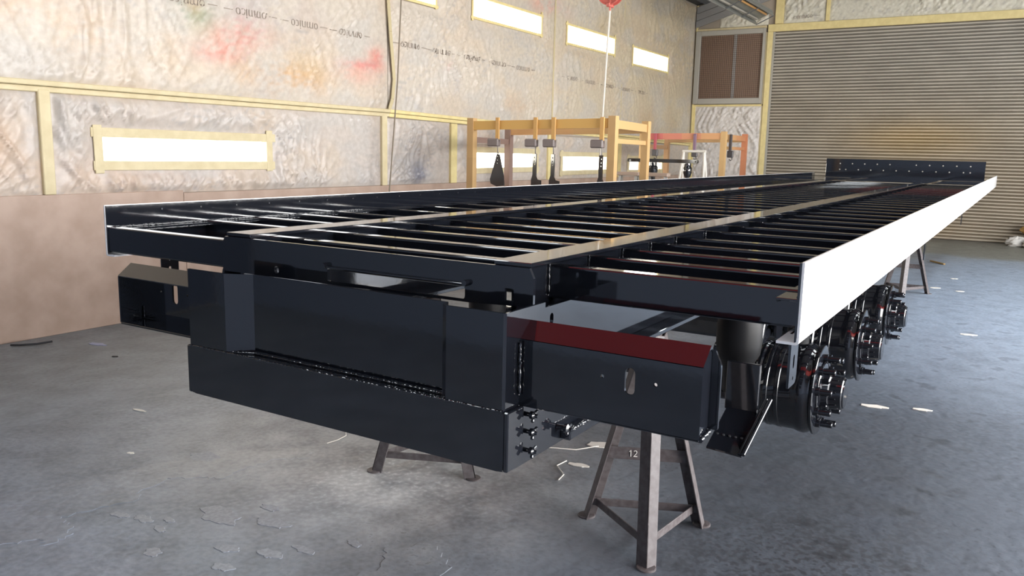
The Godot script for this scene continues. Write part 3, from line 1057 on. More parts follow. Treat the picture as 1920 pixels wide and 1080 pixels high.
func build_far_wall():
	var DT = 3.97          # door head
	var DL = -3.0         # door's left edge
	var DR = 3.3
	var st := ST()
	bx(st, XW - 0.25, DL, 0, EAVE, DW, DW + 0.25)
	bx(st, DR, XR + 0.25, 0, EAVE, DW, DW + 0.25)
	bx(st, DL, DR, DT, EAVE, DW, DW + 0.25)
	plate(st, PackedVector2Array([Vector2(XW - 0.25, EAVE), Vector2(XR + 0.25, EAVE), Vector2(RIDGE_X, RIDGE_Y + 0.05)]), [], 0.25, xf_d(DW))
	put("wall_far", st, M.masonry, null, "structure").set_meta("label", "far end wall with the roller shutter")

	# roller shutter: 64 curved slats
	var door = structure("door_1", "closed brown grey roller shutter door in the far wall")
	var m = mat(Color(1, 1, 1), 0.33, 0.0, 0.5)
	m.vertex_color_use_as_albedo = true
	M.slat = m
	var pitch = 0.062
	var ns = int(ceil(DT / pitch))
	var nx = 40
	var dn = noise(1.0, 95, 3)
	for i in ns:
		var y0 = i * pitch
		var prof = []
		for t in [0.0, 0.10, 0.25, 0.38, 0.46, 0.54, 0.62, 0.75, 0.90]:
			prof.append([y0 + 0.008 + t * (pitch - 0.009), 0.016 * pow(sin(PI * (0.04 + t * 0.92)), 0.8) + 0.002])
		prof.append([y0 + pitch - 0.002, -0.004])
		prof.append([y0 + pitch + 0.0075, -0.006])
		var vert := PackedVector3Array()
		var cols := PackedColorArray()
		var idx := PackedInt32Array()
		for a in nx + 1:
			var x = DL + (DR - DL) * a / nx
			for p in prof:
				vert.append(P(x, p[0], DW + 0.03 - p[1]))
				var y = p[0]
				var c = Color(0.335, 0.295, 0.235)
				c = c.lerp(Color(0.36, 0.335, 0.29), smoothstep(2.2, 3.6, y))
				c = c.lerp(Color(0.47, 0.31, 0.11), 0.62 * exp(-pow((x + 0.2) / 1.2, 2.0) - pow((y - 1.85) / 0.38, 2.0)))
				c = c.lerp(Color(0.46, 0.27, 0.08), 0.85 * exp(-pow((x + 0.2) / 0.7, 2.0) - pow((y - 0.22) / 0.16, 2.0)))
				c = c.lerp(Color(0.27, 0.21, 0.14), 0.6 * smoothstep(2.0, 1.2, y) * smoothstep(-0.4, 0.4, x))
				var v = 1.0 + 0.16 * dn.get_noise_2d(x * 1.4, y * 2.0)
				# bead highlight painted on the crests, shade painted into the grooves
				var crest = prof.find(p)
				var painted_light = [0.72, 0.82, 0.92, 0.98, 2.0, 2.0, 0.98, 0.92, 0.82, 0.66, 0.6][crest]
				v *= 0.86 * painted_light
				if painted_light > 1.0:
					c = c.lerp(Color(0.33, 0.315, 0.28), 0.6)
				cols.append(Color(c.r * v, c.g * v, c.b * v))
		var np = prof.size()
		for a in nx:
			for k in np - 1:
				var q = a * np + k
				for e in [q, q + 1, q + np, q + 1, q + np + 1, q + np]:
					idx.append(e)
		var norm := PackedVector3Array()
		for a in nx + 1:
			for k in np:
				var k0 = max(k - 1, 0)
				var k1 = min(k + 1, np - 1)
				var dy = prof[k1][0] - prof[k0][0]
				var dz = prof[k1][1] - prof[k0][1]
				norm.append(Vector3(0, -dz, dy).normalized())
		var arr = []
		arr.resize(Mesh.ARRAY_MAX)
		arr[Mesh.ARRAY_VERTEX] = vert
		arr[Mesh.ARRAY_NORMAL] = norm
		arr[Mesh.ARRAY_COLOR] = cols
		arr[Mesh.ARRAY_INDEX] = idx
		var am := ArrayMesh.new()
		am.add_surface_from_arrays(Mesh.PRIMITIVE_TRIANGLES, arr)
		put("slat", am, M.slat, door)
	st = ST()
	bx(st, DL, DR, 0, DT + 0.05, DW + 0.06, DW + 0.09)
	put("backing", st, M.roof_dark, door)
	st = ST()
	bx(st, DL, DL + 0.05, 0, DT, DW - 0.01, DW + 0.05, 0.004)
	put("guide_rail", st, M.steel_light, door)

	# yellow taped surround of the shutter
	var sur = structure("trim_4", "yellow taped surround of the roller shutter")
	st = ST()
	bx(st, DL - 0.09, DR, DT, DT + 0.145, DW - 0.05, DW, 0.006)
	put("header", st, M.tape_yellow, sur)
	st = ST()
	bx(st, DL - 0.09, DL + 0.01, 0, DT, DW - 0.05, DW, 0.006)
	put("jamb", st, M.tape_yellow, sur)
	st = ST()
	bx(st, DL - 0.125, DL - 0.091, 0, DT, DW - 0.03, DW, 0.004)
	put("jamb", st, M.tape, sur)
	st = ST()
	bx(st, DL + 0.04, DL + 0.20, DT + 0.15, 5.3, DW - 0.06, DW, 0.006)
	put("jamb", st, M.tape_yellow, sur)
	st = ST()
	bx(st, -1.99, -1.92, DT + 0.15, 5.4, DW - 0.05, DW, 0.006)
	put("jamb", st, M.tape_yellow, sur)
	st = ST()
	bx(st, XW, DL - 0.09, 2.50, 2.54, DW - 0.03, DW, 0.004)
	put("rail_strip", st, M.tape_yellow, sur)
	st = ST()
	bx(st, XW, XW + 0.085, 0, 2.52, DW - 0.028, DW, 0.004)
	put("rail_strip", st, M.tape_yellow, sur)

	var f1 = film_mesh(XW + 0.06, DL - 0.10, 0.02, 2.51, 0.028, [], 31, far_point, far_film_colour, 1.4)
	tag(put("plastic_sheet", f1, M.film), "white creased film on the far wall below the brown filter panel", "plastic sheet")
	var f2 = film_mesh(DL + 0.18, -1.98, DT + 0.14, 4.72, 0.028, [], 32, far_point, far_film_colour, 1.5)
	var o2 = tag(put("plastic_sheet", f2, M.film), "small film panel above the shutter's top left corner", "plastic sheet")
	var f3 = film_mesh(-1.93, 3.2, DT + 0.14, 4.75, 0.03, [], 33, far_point, far_film_colour, 1.4)
	tag(put("plastic_sheet", f3, M.film), "long film panel above the shutter right of the yellow upright", "plastic sheet")
	var f4 := film_mesh(-4.1, DL - 0.1, 4.11, 4.42, 0.025, [], 34, far_point, far_film_colour, 1.4)
	tag(put("plastic_sheet", f4, M.film), "scrap of film above the brown filter panel under the lamp tray", "plastic sheet")
	print_word(o2, 32, -2.42, 4.235, false)

	# extractor filter panel in a grey frame
	var fp = thing("filter_panel", "brown extractor filter panel in a grey frame, left of the shutter head", "filter panel", P(-3.82, 2.55, DW - 0.02))
	var x0 = -0.765
	var x1 = 0.695
	var h = 1.50
	for s in [[x0, x0 + 0.11, 0.0, h], [x1 - 0.05, x1, 0.0, h], [x0 + 0.111, x1 - 0.051, 0.0, 0.115], [x0 + 0.111, x1 - 0.051, h - 0.10, h]]:
		st = ST()
		box(st, Vector3((s[0] + s[1]) * 0.5, (s[2] + s[3]) * 0.5, 0.03), Vector3(s[1] - s[0], s[3] - s[2], 0.08), 0.006)
		put("frame_bar", st, M.steel_light, fp)
	st = ST()
	box(st, Vector3(-0.28, h * 0.5, 0.0), Vector3(0.75, h - 0.2, 0.03))
	put("filter_pad", st, M.filter, fp)
	st = ST()
	box(st, Vector3(0.38, h * 0.5, 0.0), Vector3(0.56, h - 0.2, 0.026))
	put("filter_pad", st, M.filter_light, fp)
	st = ST()
	box(st, Vector3(0.075, h * 0.5, 0.008), Vector3(0.06, h - 0.2, 0.03), 0.004)
	put("joint_strip", st, M.steel_grey, fp)
	st = ST()
	for i in 34:
		var x = x0 + 0.12 + i * 0.04
		if x < x1 - 0.05:
			box(st, Vector3(x, h * 0.5, 0.024), Vector3(0.006, h - 0.2, 0.006))
	for i in 33:
		var y = 0.12 + i * 0.04
		if y < h - 0.1:
			box(st, Vector3((x0 + x1) * 0.5, y, 0.028), Vector3(x1 - x0 - 0.14, 0.006, 0.006))
	put("wire_grid", st, M.wire, fp, "stuff")
	st = ST()
	bx(st, XW + 0.03, DL - 0.12, 4.05, 4.10, DW - 0.05, DW, 0.006)
	put("rail_strip", st, M.tape, sur)

# =================================================================== roof
func roof_y(x):
	if x < RIDGE_X:
		return EAVE + (RIDGE_Y - EAVE) * (x - XW) / (RIDGE_X - XW)
	return EAVE + (RIDGE_Y - EAVE) * (XR - x) / (XR - RIDGE_X)

func build_roof():
	# corrugated sheets on both slopes
	var c = structure("ceiling", "dark corrugated roof sheeting")
	for side in [[XW - 0.3, RIDGE_X], [RIDGE_X, XR + 0.3]]:
		var st := ST()
		var a = P(side[0], roof_y(side[0]) + 0.05, 0)
		var b = P(side[1], roof_y(side[1]) + 0.05, 0)
		bar(st, a + Vector3(0, 0, -(DN + DW) * 0.5), b + Vector3(0, 0, -(DN + DW) * 0.5), DW - DN + 0.6, 0.08)
		put("roof_sheet", st, M.roof_dark, c)
	for i in 40:         # ribs of the visible sheet over the far left bay
		var st := ST()
		var d = 12.0 + i * 0.095
		if d > DW - 0.05:
			break
		bar(st, P(XW + 0.15, roof_y(XW + 0.15) + 0.0, d), P(-1.2, roof_y(-1.2) + 0.0, d), 0.05, 0.03, 0.008)
		put("roof_rib", st, M.roof, c)
	for d in [-1.5, 4.2, 9.9]:
		var st := ST()
		for s in [[XW + 0.14, RIDGE_X], [RIDGE_X, XR - 0.05]]:
			bar(st, P(s[0], roof_y(s[0]) - 0.14, d), P(s[1], roof_y(s[1]) - 0.14, d), 0.14, 0.26)
		put("rafter", st, M.roof, c)
	# grey haunch boards in the far left corner under the roof
	for k in 3:
		var st := ST()
		var y0 = 4.12 + k * 0.145
		plate(st, PackedVector2Array([Vector2(XW + 0.02, y0), Vector2(-3.05, y0 + 0.47), Vector2(-3.05, y0 + 0.60), Vector2(XW + 0.02, y0 + 0.135)]), [], 0.03, xf_d(DW - 0.10 + k * 0.012))
		put("haunch_board", st, M.steel_grey, c)
	# red beam added out of view to give the red reflection on the bumper
	var g = structure("added_trim_5", "added red beam overhead, unseen, stands in for the source of a red reflection")
	var st := ST()
	bx(st, -1.15, XR - 0.1, 3.85, 4.35, -0.55, 0.40, 0.01)
	put("added_beam", st, M.red, g)

	# glowing sheets added above the view, for weld glints and light on the floor
	var k2 = 0
	for q in [[-2.0, -2.6, 1.4], [3.4, -2.6, 1.4], [3.4, 4.6, 8.6], [3.4, 9.6, 13.2]]:
		k2 += 1
		var sl = structure("window_%d" % (9 + k2), "added glowing sheet in the roof slope, unseen, for extra light")
		var dirx = Vector3(1, (roof_y(q[0] + 0.1) - roof_y(q[0])) / 0.1, 0).normalized()
		var mid = P(q[0], roof_y(q[0]) - 0.02, (q[1] + q[2]) * 0.5)
		st = ST()
		bar(st, mid - dirx * 0.45, mid + dirx * 0.45, q[2] - q[1], 0.02)
		put("added_glow_sheet", st, M.window_glow, sl)
		var al = area_light("added_roof_light_%d" % k2, mid - Vector3(0, 0.03, 0), 0.0, Vector2(0.88, q[2] - q[1] - 0.05), Color(0.86, 0.93, 1.0), 0.8)
		al.basis = Basis(dirx, Vector3(0, 0, -1), dirx.cross(Vector3(0, 0, -1)))

	# fluorescent fitting hung under the roof in the far corner
	var lf = thing("strip_lamp", "grey twin tube strip lamp hung under the roof by the filter panel", "lamp", P(-2.88, 4.07, 13.1))
	var tilt = Basis(Vector3.BACK, 0.43)
	st = ST()
	box(st, Vector3(0, 0.05, 0), Vector3(0.34, 0.03, 2.9), 0.005, tilt)
	for s in [-1.0, 1.0]:
		box(st, tilt * Vector3(0.17 * s, 0.0, 0), Vector3(0.02, 0.09, 2.9), 0.004, tilt)
	put("tray", st, M.lamp_tray, lf)
	for x in [-0.09, 0.09]:
		st = ST()
		tube(st, tilt * Vector3(x, 0.0, -1.25), tilt * Vector3(x, 0.0, 1.35), 0.02, -1, 12)
		put("tube", st, M.tube_off if x > 0 else M.steel_light, lf)
	for z in [-1.42, -0.45, 0.5, 1.42]:
		st = ST()
		box(st, tilt * Vector3(0, -0.045, z), Vector3(0.36, 0.012, 0.03), 0.003, tilt)
		put("cross_bar", st, M.roof, lf)
	for z in [-1.0, 1.0]:
		st = ST()
		tube(st, Vector3(0, 0.06, z), Vector3(0, roof_y(-2.88) - 4.07, z), 0.008)
		put("hanger_rod", st, M.steel_grey, lf)

# =================================================================== the trailer chassis
func build_trailer():
	var T = thing("trailer_chassis", "long gloss black trailer chassis with white outer side faces standing on axle stands", "trailer", P(0, 0, 0))
	var B = M.black
	var D1 = 12.5
	# main rails: I section, welded flanges
	for s in [-1.0, 1.0]:
		var st := ST()
		var cx = 0.530 * s
		bx(st, cx - 0.058, cx + 0.058, 1.177, 1.189, 0.008, D1, 0.002)
		bx(st, cx - 0.008, cx + 0.008, 0.888, 1.177, 0.02, D1)
		bx(st, cx - 0.13, cx + 0.13, 0.872, 0.888, 0.42, D1, 0.002)
		var rail = put("main_rail", st, B, T)
		st = ST()
		weld(st, P(cx + 0.012 * s, 0.889, 0.5), P(cx + 0.012 * s, 0.889, 2.0), 0.005)
		weld(st, P(cx + 0.0095 * s, 1.175, 0.03), P(cx + 0.0095 * s, 1.175, 1.6), 0.003)
		put("weld_seam", st, B, rail)
	# cross members in line with outriggers
	var rows = [0.215, 0.465, 0.715, 0.960, 1.210, 1.555]
	while rows[-1] < 10.2:
		rows.append(rows[-1] + 0.327)
	var sec = rounded(rect(-0.024, 1.068, 0.024, 1.162), [0.007, 0.007, 0.007, 0.007], 3)
	var stc := ST()
	plate(stc, sec, [], 1.044, Transform3D(Basis(Vector3(0, 0, -1), Vector3(0, 1, 0), Vector3(1, 0, 0)), Vector3(-0.522, 0, 0)))
	var mid_mesh = done(stc)
	stc = ST()
	plate(stc, sec, [], 0.705, Transform3D(Basis(Vector3(0, 0, -1), Vector3(0, 1, 0), Vector3(1, 0, 0)), Vector3(0.538, 0, 0)))
	var right_mesh = done(stc)
	stc = ST()
	plate(stc, sec, [], 0.705, Transform3D(Basis(Vector3(0, 0, -1), Vector3(0, 1, 0), Vector3(1, 0, 0)), Vector3(-1.243, 0, 0)))
	var left_mesh = done(stc)
	for i in rows.size():
		var d = rows[i]
		put("cross_member", mid_mesh, B, T).position.z = -d
		put("outrigger", right_mesh, B, T).position.z = -d
		put("outrigger", left_mesh, B, T).position.z = -(d if i > 0 else 0.03)
	# cross-member welds on the nearest rows
	var sw := ST()
	for d in rows.slice(0, 6):
		for s in [-1.0, 1.0]:
			weld(sw, P(0.541 * s, 1.075, d - 0.026), P(0.541 * s, 1.172, d - 0.026), 0.0035)
	put("weld_seam", sw, B, T)
	# deck plate at the front
	var st := ST()
	bx(st, -0.472, 0.472, 1.168, 1.176, 10.5, D1)
	bx(st, 0.588, 1.24, 1.160, 1.168, 10.7, D1)
	bx(st, -1.24, -0.588, 1.160, 1.168, 10.7, D1)
	put("deck_plate", st, B, T)
	# headboard with two rows of bolts
	st = ST()
	bx(st, -1.14, 1.135, 1.17, 1.468, D1, D1 + 0.012, 0.003)
	var hb = put("headboard", st, B, T)
	var sb := ST()
	lathe(sb, Vector3.ZERO, Vector3(0, 0, 1), [[0.0, 0.011], [0.005, 0.010], [0.008, 0.005], [0.009, 0.0]], 8)
	var bolt = done(sb)
	for x in [-0.925, -0.739, -0.554, -0.368, -0.182, 0.193, 0.380, 0.566, 0.752, 0.937]:
		put("bolt", bolt, M.steel_light, hb).position = P(x, 1.392, D1)
	for x in [-0.925, -0.833, -0.643, -0.456, -0.27, -0.085, 0.10, 0.29, 0.477, 0.66, 0.85, 0.94]:
		put("bolt", bolt, M.steel_light, hb).position = P(x, 1.298, D1)

	# side rails: black inside, white outside, with a ledge angle
	for s in [-1.0, 1.0]:
		var d0 = 0.0 if s < 0 else 0.069
		var d1 = 12.2 if s < 0 else 14.2
		st = ST()
		var holes = []
		if s < 0:
			for i in 64:
				holes.append(circle(Vector2(0.24 + i * 0.1835, 1.220), 0.0042, 8))
		plate(st, rect(d0 + 0.002, 1.060, d1 - 0.002, 1.2416), holes, 0.006, xf_x(1.244 if s > 0 else -1.250))
		var sr = put("side_rail", st, B, T)
		st = ST()
		plate(st, rect(d0, 1.0705, d1, 1.2436), holes, 0.0055, xf_x(1.250 if s > 0 else -1.2555))
		plate(st, rounded(PackedVector2Array([Vector2(1.2555, 1.07), Vector2(1.2555, 1.054), Vector2(1.205, 1.054), Vector2(1.205, 1.060), Vector2(1.2495, 1.060), Vector2(1.2495, 1.07)]) if s > 0 else PackedVector2Array([Vector2(-1.2555, 1.07), Vector2(-1.2555, 1.054), Vector2(-1.205, 1.054), Vector2(-1.205, 1.060), Vector2(-1.2495, 1.060), Vector2(-1.2495, 1.07)]), [0, 0.01, 0, 0, 0.004, 0], 4), [], d1 - d0, xf_d(d0))
		var wf = put("outer_face", st, M.white, sr)
		wf.set_meta("label", "white outer face and bottom lip of the side rail")
		st = ST()
		bx(st, 1.195 * s, 1.244 * s, 1.152, 1.158, d0 + 0.01, d1 - 1.0, 0.001)
		put("ledge", st, B, sr)
		st = ST()
		weld(st, P(1.241 * s, 1.161, d0 + 0.02), P(1.241 * s, 1.161, 1.4), 0.004)
		weld(st, P(1.197 * s, 1.149, d0 + 0.02), P(1.197 * s, 1.149, 1.4), 0.004)
		put("weld_seam", st, B, sr)
		# small lamp brackets under the side rail
		for d in [0.20, 3.3, 6.4]:
			var q := ST()
			plate(q, rounded(rect(d - 0.038, 0.925, d + 0.038, 1.060), [0.0, 0.02, 0.0, 0.0], 3), [stadium(Vector2(d, 0.985), 0.014, 0.035, 5), circle(Vector2(d + 0.001, 0.943), 0.005, 8), circle(Vector2(d - 0.001, 1.03), 0.005, 8)], 0.006, xf_x(1.214 if s > 0 else -1.162))
			put("bracket", q, B, T)

	# rear end plate between the rails
	st = ST()
	plate(st, PackedVector2Array([Vector2(-0.60, 1.150), Vector2(-0.587, 1.176), Vector2(0.587, 1.176), Vector2(0.60, 1.150), Vector2(0.60, 1.075), Vector2(0.40, 1.066), Vector2(-0.60, 1.06)]),
		[stadium(Vector2(-0.345, 1.086), 0.020, 0.024, 6), rounded(rect(-0.125, 1.072, 0.385, 1.114), [0.006, 0.012, 0.012, 0.006], 3), rect(0.513, 1.084, 0.541, 1.118)], 0.010, xf_d(0.0))
	var ep = put("end_plate", st, B, T)
	st = ST()
	bx(st, -0.125, 0.385, 1.114, 1.119, -0.012, 0.0, 0.001)
	for x in [-0.128, 0.392]:
		lathe(st, P(x, 1.120, -0.016), P(0, 0, 1), [[0.0, 0.008], [0.006, 0.009], [0.016, 0.009]], 10)
	put("lip", st, B, ep)

	# bumper box: folded upper plate, stepped back in the middle, on a lower plate
	var plan = [Vector2(0.600, 0.06), Vector2(0.600, -0.131), Vector2(0.596, -0.135), Vector2(0.425, -0.135), Vector2(0.408, -0.125), Vector2(0.395, -0.097), Vector2(-0.345, -0.092), Vector2(-0.43, -0.133), Vector2(-0.600, -0.135)]
	st = ST()
	plate(st, sheet_path(plan, 0.008), [], 0.253, xf_y(0.828))
	var bo = put("bumper_box", st, B, T)
	st = ST()
	var low = rounded(PackedVector2Array([Vector2(-0.606, 0.828), Vector2(-0.606, 0.672), Vector2(0.606, 0.672), Vector2(0.606, 0.828)]), [0.0, 0.03, 0.02, 0.0], 5)
	plate(st, low, [], 0.010, xf_d(-0.142))
	put("lower_plate", st, B, bo)
	st = ST()
	bx(st, -0.60, 0.602, 0.820, 0.828, -0.138, -0.07, 0.002)
	put("step_plate", st, B, bo)
	st = ST()
	bx(st, -0.58, 0.59, 0.664, 0.672, -0.125, 0.10, 0.002)
	put("bottom_plate", st, B, bo)
	st = ST()
	weld(st, P(-0.60, 0.830, -0.140), P(0.602, 0.830, -0.141), 0.0034)
	weld(st, P(-0.42, 0.832, -0.130), P(-0.345, 0.832, -0.097), 0.003)
	weld(st, P(-0.345, 0.832, -0.097), P(0.392, 0.832, -0.102), 0.0032)
	weld(st, P(0.388, 0.83, -0.098), P(0.412, 0.829, -0.136), 0.006)
	weld(st, P(0.610, 0.86, -0.075), P(0.610, 1.00, -0.075), 0.0045)
	put("weld_seam", st, B, bo)
	# heads of plugs and bolts seen on the plates
	for q in [[-0.212, 1.053], [-0.15, 1.062], [-0.04, 1.045]]:
		st = ST()
		lathe(st, P(q[0], q[1] - 0.01, -0.081), P(0, 0, -1), [[0.0, 0.004], [0.002, 0.003], [0.0025, 0.0]], 8)
		put("plug", st, B, bo)
	st = ST()
	lathe(st, P(0.185, 0.985, -0.084), P(0, 0, -1), [[0.0, 0.008], [0.004, 0.008], [0.004, 0.004], [0.001, 0.0]], 12)
	put("plug", st, B, bo)

	# deep side plates of the rear box
	for s in [-1.0, 1.0]:
		st = ST()
		var outl = rounded(PackedVector2Array([Vector2(-0.138, 0.828), Vector2(-0.138, 0.672), Vector2(-0.10, 0.660), Vector2(0.44, 0.664), Vector2(0.56, 0.86), Vector2(0.62, 0.889), Vector2(1.03, 0.889), Vector2(1.03, 1.066), Vector2(0.0, 1.066), Vector2(-0.05, 0.84)]), [0.0, 0.0, 0.03, 0.0, 0.0, 0.0, 0.0, 0.0, 0.0, 0.02], 4)
		plate(st, outl, [stadium(Vector2(0.10, 1.030), 0.020, 0.032, 6)] if s > 0 else [], 0.010, xf_x(0.592 if s > 0 else -0.602))
		var sp = put("side_plate", st, B, T)
		st = ST()
		bx(st, 0.604 * s, 0.618 * s, 0.672, 0.830, -0.140, -0.062, 0.003)
		put("corner_strip", st, B, sp)
		st = ST()
		bar(st, P(0.618 * s, 0.684, 0.17), P(0.618 * s, 0.684, 0.60), 0.034, 0.03, 0.004)
		put("edge_bar", st, B, sp)
		st = ST()
		weld(st, P(0.632 * s, 0.700, 0.17), P(0.632 * s, 0.700, 0.50), 0.005)
		put("weld_seam", st, B, sp)
		for q in [[0.803, -0.045], [0.757, -0.045], [0.706, -0.045], [0.853, -0.03], [0.712, 0.150]]:
			st = ST()
			var big = 1.35 if q[1] > 0 else 1.0
			lathe(st, P(0.604 * s, q[0], q[1]), Vector3(s, 0, 0), [[0.0, 0.007 * big], [0.022, 0.006 * big], [0.024, 0.0105 * big], [0.034, 0.011 * big], [0.038, 0.006], [0.046, 0.005]], 8)
			for a in [0.6, -2.2]:
				bar(st, P(0.604 * s + 0.03 * s, q[0], q[1]), P(0.604 * s + 0.036 * s, q[0] + 0.019 * sin(a), q[1] + 0.019 * cos(a)), 0.008, 0.008, 0.002)
			put("wing_bolt", st, B, sp)

	# bumper wings
	var xw0 = 0.604
	var xw1 = 1.083
	st = ST()
	plate(st, rect(xw0, 0.832, xw1, 1.004), [stadium(Vector2(0.908, 0.944), 0.026, 0.066, 8), circle(Vector2(0.836, 0.9455), 0.005, 8), circle(Vector2(0.972, 0.9465), 0.005, 8)], 0.007, xf_d(-0.067))
	var prof = [Vector2(-0.0635, 1.003), Vector2(-0.016, 1.042), Vector2(0.000, 1.030)]
	plate(st, sheet_path(prof, 0.007), [], xw1 - xw0, xf_x(xw0))
	var wr = put("bumper_wing", st, B, T)
	st = ST()
	plate(st, rounded(PackedVector2Array([Vector2(xw0, 0.845), Vector2(xw1 + 0.022, 0.845), Vector2(xw1 + 0.022, 1.0), Vector2(xw1 + 0.006, 1.034), Vector2(xw0, 1.034)]), [0, 0.004, 0.01, 0.004, 0]), [rect(0.80, 0.865, 1.0, 0.985)], 0.008, xf_d(-0.004))
	put("back_sheet", st, B, wr)
	st = ST()
	plate(st, PackedVector2Array([Vector2(-0.060, 0.836), Vector2(-0.006, 0.845), Vector2(-0.006, 1.028), Vector2(-0.016, 1.034), Vector2(-0.060, 1.0)]), [], 0.006, xf_x(xw1 - 0.007))
	put("end_cap", st, B, wr)
	st = ST()
	bx(st, xw0, xw1, 0.829, 0.836, -0.067, -0.045, 0.002)
	put("bottom_lip", st, B, wr)
	st = ST()
	weld(st, P(xw1 + 0.002, 0.834, -0.064), P(xw1 + 0.004, 0.842, -0.005), 0.006)
	put("weld_seam", st, B, wr)
	# left wing turns its hollow side to the rear
	st = ST()
	plate(st, rect(-xw1, 0.832, -xw0, 1.004), [stadium(Vector2(-0.893, 0.944), 0.030, 0.076, 8), circle(Vector2(-0.972, 0.9455), 0.005, 8), circle(Vector2(-0.825, 0.9465), 0.005, 8)], 0.007, xf_d(0.024))
	plate(st, sheet_path([Vector2(-0.067, 1.001), Vector2(-0.016, 1.040), Vector2(0.027, 1.004)], 0.007), [], xw1 - xw0, xf_x(-xw1))
	var wl = put("bumper_wing", st, B, T)
	st = ST()
	bx(st, -xw1, -xw0, 0.826, 0.833, -0.067, 0.03, 0.001)
	put("bottom_lip", st, B, wl)
	st = ST()
	plate(st, PackedVector2Array([Vector2(-0.067, 0.832), Vector2(0.028, 0.832), Vector2(0.028, 1.0), Vector2(-0.016, 1.036), Vector2(-0.067, 1.0)]), [], 0.007, xf_x(-xw1 - 0.004))
	put("end_plate", st, B, wl)
	st = ST()
	weld(st, P(-1.074, 0.836, -0.02), P(-1.074, 0.836, 0.022), 0.004)
	weld(st, P(-1.074, 0.836, 0.022), P(-1.02, 0.836, 0.022), 0.004)
	weld(st, P(-1.074, 0.836, 0.022), P(-1.074, 0.88, 0.022), 0.003)
	put("weld_seam", st, B, wl)

	# axles with brake drums, hubs and wheel studs
	var ax = make_axle(T)
	for d in [3.33, 4.48]:
		var c = ax.duplicate()
		c.name = numbered(T, "axle")
		T.add_child(c, true)
		c.position = P(0, 0.385, d)
	# suspension per axle and side
	for d in [2.15, 3.33, 4.48]:
		for s in [-1.0, 1.0]:
			suspension(T, d, s)
	# sloped catch plate hanging at the rear of the right suspension
	st = ST()
	var tl = P(0.67, 0.415, 1.56)
	var tr = P(0.800, 0.415, 1.56)
	var bl = P(0.672, 0.315, 1.30)
	var br = P(0.815, 0.305, 1.30)
	var nrm = (tr - tl).cross(bl - tl).normalized() * 0.004
	face(st, [tl + nrm, tr + nrm, br + nrm, bl + nrm], nrm)
	face(st, [tl - nrm, tr - nrm, br - nrm, bl - nrm], -nrm)
	face(st, [tl + nrm, tr + nrm, tr - nrm, tl - nrm], P(0, 1, 1))
	face(st, [bl + nrm, br + nrm, br - nrm, bl - nrm], P(0, -1, -1))
	face(st, [tl + nrm, bl + nrm, bl - nrm, tl - nrm], P(-1, 0, 0))
	face(st, [tr + nrm, br + nrm, br - nrm, tr - nrm], P(1, 0, 0))
	bx(st, 0.66, 0.80, 0.41, 0.62, 1.555, 1.575, 0.003)
	var cp = put("spring_plate", st, B, T)
	st = ST()
	tube(st, P(0.835, 0.46, 1.62), P(0.820, 0.315, 1.30), 0.009)
	tube(st, P(0.818, 0.46, 1.62), P(0.805, 0.315, 1.30), 0.006)
	put("edge_rod", st, B, cp)
	st = ST()
	for i in 5:
		lathe(st, P(0.688 + i * 0.025, 0.349, 1.388) , Vector3(0, 1, 0.3), [[0.0, 0.006], [0.004, 0.0055], [0.005, 0.0]], 8)
	put("rivet_row", st, M.scrap_dark, cp)

func make_axle(T):
	var B = M.black_plain
	var a := Node3D.new()
	a.name = numbered(T, "axle")
	a.position = P(0, 0.395, 2.15)
	T.add_child(a, true)
	var st := ST()
	box(st, Vector3.ZERO, Vector3(1.36, 0.12, 0.12), 0.02)
	put("axle_beam", st, B, a)
	var ds := ST()
	var hs := ST()
	var ss := ST()
	lathe(ds, Vector3(0.665, 0, 0), Vector3.RIGHT, [[0.0, 0.08], [0.0, 0.195], [0.012, 0.203], [0.022, 0.203], [0.030, 0.197], [0.050, 0.201], [0.053, 0.2035], [0.068, 0.2035], [0.071, 0.201], [0.100, 0.202], [0.103, 0.2045], [0.118, 0.2045], [0.121, 0.202], [0.165, 0.203], [0.185, 0.205], [0.198, 0.210], [0.222, 0.212], [0.236, 0.207], [0.246, 0.200], [0.254, 0.197], [0.262, 0.211], [0.272, 0.212], [0.275, 0.205], [0.278, 0.17], [0.276, 0.10]], 48)
	lathe(hs, Vector3(0.925, 0, 0), Vector3.RIGHT, [[0.0, 0.14], [0.022, 0.138], [0.026, 0.130], [0.030, 0.095], [0.055, 0.088], [0.060, 0.080], [0.112, 0.076], [0.116, 0.070], [0.122, 0.068], [0.124, 0.0]], 36)
	for k in 10:
		var an = TAU * k / 10.0 + 0.2
		box(hs, Vector3(0.97, cos(an) * 0.098, sin(an) * 0.098), Vector3(0.035, 0.022, 0.022), 0.005, Basis(Vector3.RIGHT, an))
	lathe(ss, Vector3.ZERO, Vector3.RIGHT, [[0.0, 0.021], [0.020, 0.021], [0.022, 0.0145], [0.072, 0.0145], [0.075, 0.012]], 10)
	var drum = done(ds)
	var hub = done(hs)
	var stud = done(ss)
	for s in [1.0, -1.0]:
		var turn = Basis() if s > 0 else Basis(Vector3.UP, PI)
		var o1 = put("brake_drum", drum, B, a)
		o1.basis = turn
		var o2 = put("wheel_hub", hub, B, a)
		o2.basis = turn
		for k in 10:
			var an = TAU * k / 10.0 + 0.1
			var o3 = put("wheel_stud", stud, B, a)
			o3.basis = turn
			o3.position = Vector3(0.940 * s, cos(an) * 0.158, sin(an) * 0.158)
	return a

